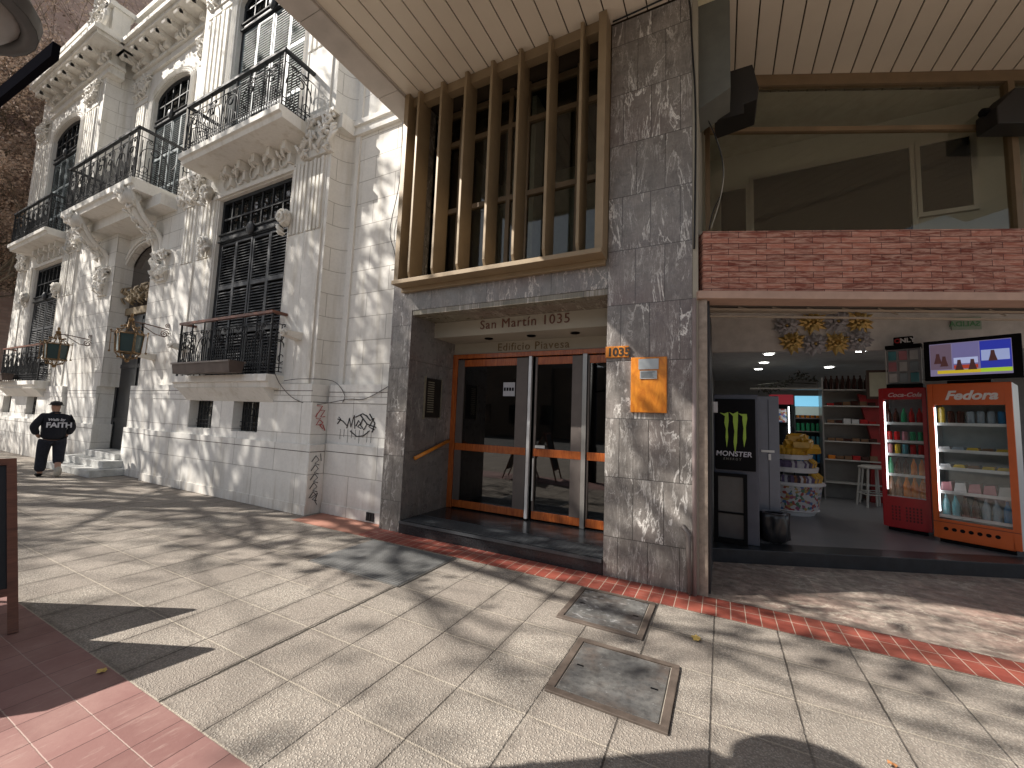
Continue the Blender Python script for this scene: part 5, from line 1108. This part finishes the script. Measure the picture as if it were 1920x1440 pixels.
# ------------------------------------------------------------------ walking person
def skin_mesh(name, chain, mat, parent, sub=2):
    """chain: list of (id, parent id, pos, radius)"""
    idx = {c[0]: i for i, c in enumerate(chain)}
    me = bpy.data.meshes.new(name); me.from_pydata([c[2] for c in chain], [(idx[c[1]], i) for i, c in enumerate(chain) if c[1] is not None], [])
    o = bpy.data.objects.new(name, me); C.objects.link(o); md = o.modifiers.new("skin", 'SKIN'); md.use_smooth_shade = True
    for i, c in enumerate(chain):
        r0 = c[3]; o.data.skin_vertices[0].data[i].radius = r0 if isinstance(r0, tuple) else (r0, r0)
    o.data.skin_vertices[0].data[0].use_root = True
    s_ = o.modifiers.new("sub", 'SUBSURF'); s_.levels = sub; s_.render_levels = sub
    dg = bpy.context.evaluated_depsgraph_get(); m2_ = bpy.data.meshes.new_from_object(o.evaluated_get(dg)); bpy.data.objects.remove(o)
    for p in m2_.polygons: p.use_smooth = True
    m2_.materials.clear(); m2_.materials.append(mat); ob = bpy.data.objects.new(name, m2_); C.objects.link(ob)
    if parent: ob.parent = parent
    return ob
# local frame: +x = back side (towards camera), -x walking direction, y lateral (+y = right hand in the photo)
pr = thing("person", "man in black FAITH jacket, cap and baggy jeans walking away", "person", (-12.95, 3.42, 0), R(-8))
body = [("hip", None, (0, 0, .84), .08), ("sp", "hip", (.0, 0, 1.02), (.08, .09)), ("ch", "sp", (.01, 0, 1.22), (.08, .10)), ("nk", "ch", (-.01, 0, 1.37), .055), ("hd0", "nk", (-.03, -.01, 1.44), .07), ("hd", "hd0", (-.03, -.01, 1.51), .085), ("hd2", "hd", (-.03, -.01, 1.565), .06),
        ("sl", "ch", (.01, -.15, 1.27), .04), ("el", "sl", (.07, -.28, 1.05), .035), ("wl", "el", (-.04, -.22, .88), .035), ("hl", "wl", (-.1, -.18, .83), .035),
        ("sr", "ch", (.01, .15, 1.27), .04), ("er", "sr", (.045, .24, 1.04), .035), ("wr", "er", (-.06, .20, .87), .035), ("hr", "wr", (-.12, .17, .82), .035),
        ("tl", "hip", (-.0, -.10, .74), .07), ("kl", "tl", (-.06, -.11, .45), .07), ("al", "kl", (-.02, -.12, .09), .045), ("fl", "al", (-.14, -.13, .04), .04),
        ("tr", "hip", (.0, .10, .74), .07), ("kr", "tr", (.04, .10, .45), .07), ("ar", "kr", (.26, .10, .14), .045), ("fr", "ar", (.2, .11, .04), .035)]
skin_mesh("body", body, SKIN, pr)
jk = [("a", None, (.0, 0, .76), (.15, .19)), ("b", "a", (.0, 0, .92), (.175, .215)), ("c", "b", (.01, 0, 1.1), (.165, .21)), ("d", "c", (.01, 0, 1.25), (.15, .19)), ("e", "d", (-.005, 0, 1.35), (.09, .10)), ("f", "e", (-.01, 0, 1.40), (.095, .105)),
      ("sl", "d", (.01, -.18, 1.29), .085), ("el", "sl", (.085, -.31, 1.06), .075), ("wl", "el", (-.02, -.24, .90), .06), ("sr", "d", (.01, .18, 1.29), .085), ("er", "sr", (.055, .27, 1.05), .072), ("wr", "er", (-.04, .22, .90), .06)]
skin_mesh("jacket", jk, CLOTHB, pr)
tr = [("a", None, (.0, 0, .90), (.13, .16)), ("tl", "a", (.0, -.11, .72), .125), ("k", "tl", (-.06, -.12, .45), .10), ("c", "k", (-.03, -.125, .22), .095), ("d", "c", (-.02, -.125, .09), .09), ("tr", "a", (.0, .11, .72), .125), ("k2", "tr", (.04, .11, .46), .10), ("c2", "k2", (.17, .105, .27), .09)]
skin_mesh("trousers", tr, JEANS, pr)
m3 = MB(); m3.ball((-.03, -.01, 1.57), .098, 10, (1.05, 1, .62)); m3.lathe((-.03, -.01, 1.545), [(.09, .0), (.125, -.012), (.095, .012)], 14); m3.build("cap", plain("dark_cap", (.03, .028, .03), .9), pr, smooth=True)
WSH = plain("pale_shoe", (.45, .42, .36), .7)
m3 = MB(); m3.ball((.24, .105, .12), .085, 8, (.75, .75, 1.3)); m3.ball((.17, .11, .045), .06, 8, (1.2, .8, .7)); m3.build("shoe", WSH, pr, smooth=True)
m3 = MB(); m3.ball((-.1, -.13, .045), .075, 8, (1.7, .8, .6)); m3.build("shoe", BLACK, pr, smooth=True)
WPR = plain("white_cloth_print", (.62, .62, .66), .8)
text("back_print", "FAITH", .15, WPR, pr, frame_m((.205, -.15, 1.06), (-.05, 1, 0), (-.12, 0, 1)), .006, .004, 0, 'LEFT', .95)
text("back_print", "Walk by", .075, WPR, pr, frame_m((.198, -.13, 1.20), (-.05, 1, 0), (-.15, 0, 1)), .006, .002, .2)

# ------------------------------------------------------------------ backdrop building, trees
def m_salmon():
    n = NM("salmon_brick_wall", .85); v = n.coord(swz="YZO"); bc, bf = n.brick(v, .5, .16, .02, smooth=.3); c = n.mix(bc, (.54, .37, .30), (.66, .48, .40)); c = n.mix(n.ramp(n.noise(v, .8, 6, .7), [(.45, 0.0), (.7, .5)]), c, (.28, .16, .12)); c = n.mix(n.math('MULTIPLY', bf, .5), c, (.5, .4, .33)); n.col(c); n.bump(n.noise(v, 6, 5), .4, .05); return n.m
bb = thing("brick_tower_block", "tall salmon brick block behind the bare tree at the far left", "building")
MB().box(-60, -33, -1.0, 22, 0, 34).build("wall", m_salmon(), bb)
TB = []
def tree(name, label, x, y, H, seed, rad=.22, spread=1.0, leaves=0, leafmat=None, lean=(0, 0), twigs=True, levels=5, group="street trees along the pavement", ls=.05, first=.28, ymax=None, rmin=.004, clump=0):
    rr = random.Random(seed); t = thing(name, label, "tree", (x, y, 0), 0, group); tk = MB(); br = MB(); lf = MB()
    tips = []
    def grow(p, d, L, r_, lev):
        n = 4 if lev < 3 else 3; pts = [p]; q = p; dd = d.copy()
        for i in range(n):
            dd = (dd + Vector((rr.gauss(0, .16), rr.gauss(0, .16), rr.gauss(.05, .1)))).normalized()
            if ymax is not None and (q + dd * (L / n)).y + y > ymax: dd.y = -abs(dd.y) - .15; dd.normalize()
            q = q + dd * (L / n); pts.append(q)
        rs = [r_ * (1 - .45 * i / n) for i in range(n + 1)]
        (tk if lev == 0 else br).tube(pts, rs, 8 if lev < 2 else (5 if lev < 3 else 3), False)
        if lev >= levels - 1: tips.extend(pts[1:])
        if lev < levels:
            kids = (5, 4, 4, 4, 3, 3)[lev]
            for k in range(kids):
                tt = rr.uniform(.45, 1.0) if lev else rr.uniform(.6, 1.0); i = min(n - 1, int(tt * n)); b = pts[i] + (pts[i + 1] - pts[i]) * (tt * n - i)
                ax = Vector((rr.gauss(0, 1), rr.gauss(0, 1), rr.gauss(.25, .5))).normalized(); nd = (dd * .75 + ax * (.75 * spread)).normalized()
                if nd.z < -.1: nd.z *= -.3
                grow(b, nd, L * rr.uniform(.55, .78), max(rmin, r_ * rr.uniform(.42, .6)), lev + 1)
    grow(Vector((0, 0, 0)), Vector((lean[0], lean[1], 1)).normalized(), H * first, rad, 0)
    tk.build("trunk", TREEB, t, smooth=True); br.build("crown", TREEB, t, smooth=True)
    0 and print('TREE', name, x, y, min(p.x for p in tips)+x, max(p.x for p in tips)+x, min(p.y for p in tips)+y, max(p.y for p in tips)+y, min(p.z for p in tips), max(p.z for p in tips))
    if leaves:
        for k in range(leaves):
            p = (rr.choice(tips) if not clump else tips[(rr.randrange(clump) * 7919 + 13) % len(tips)]) + Vector((rr.gauss(0, .12 if not clump else .22), rr.gauss(0, .12 if not clump else .22), rr.gauss(0, .12 if not clump else .22))); a = Vector((rr.gauss(0, 1), rr.gauss(0, 1), rr.gauss(0, 1))).normalized(); b = a.orthogonal().normalized(); c = a.cross(b); s_ = ls * rr.uniform(.6, 1.3)
            lf.quad(p - b * s_, p + c * s_ * .8, p + b * s_, p - c * s_ * .8)
        lf.build("foliage", leafmat or LEAFB, t)
    return t
BUDS = plain("reddish_buds", (.66, .46, .36), .8, 0, .7, 1.5)
for i, (x, y, H, sd, lb) in enumerate(((-25.2, 3.4, 54, 5, "leafless budding tree just past the mansion at far left"), (-26.5, 6.2, 60, 9, "taller leafless tree behind the first beyond the mansion"), (-26.6, 1.7, 34, 13, "leafless tree nearest the street beyond the mansion"), (-29.0, 5.0, 64, 17, "leafless tree farthest back beyond the mansion"), (-27.5, 8.8, 62, 31, "tall leafless tree rising behind the mansion cornice"), (-31.5, 9.5, 74, 37, "tallest leafless tree behind the mansion cornice"))):
    tree("bare_tree", lb, x, y, H, sd, .17, 1.15, 45000, BUDS, (0, .02), rmin=.010, ls=.05, group="bare trees beyond the mansion", levels=5, first=.17)
for i, (x, y, H, sd) in enumerate(((-14.8, -2.4, 32, 21), (-19.5, -2.7, 38, 22), (-24.5, -2.5, 39, 23), (-29.5, -2.6, 40, 24), (-35.5, -2.8, 40, 25))):
    tree("plane_tree", ("bare plane tree behind the camera, nearest the lamp", "bare plane tree behind the camera, second in the row", "bare plane tree behind the camera, third in the row", "bare plane tree behind the camera, fourth in the row", "bare plane tree behind the camera, last in the row")[i], x, y, H, sd, .2, .95, (1000 if i == 0 else 2800), LEAFB, (-.02, .05), levels=4, ls=.085, ymax=-.2, first=.24, rmin=.010, clump=(110 if i == 0 else 280))
# houses across the street, seen only in reflections and as bounce
ac = thing("opposite_houses", "row of plastered houses across the street behind the camera", "building")
m3 = MB(); m3.box(-40, -14, -34, -24, 0, 8); m3.box(-13.9, 12, -34, -24.5, 0, 6.5); m3.box(12.1, 36, -34, -24, 0, 9); m3.build("wall", plain("far_plaster", (.13, .11, .09), .8, 0, .2, .6), ac)
m3 = MB()
for k in range(22): x = -38 + k * 3.3; m3.box(x, x + 1.2, -24.1, -23.9, 1.2, 3.0) if not (-13.9 < x < 12) else m3.box(x, x + 1.2, -24.6, -24.4, 1.2, 3.0)
m3.build("window", GLASS, ac)
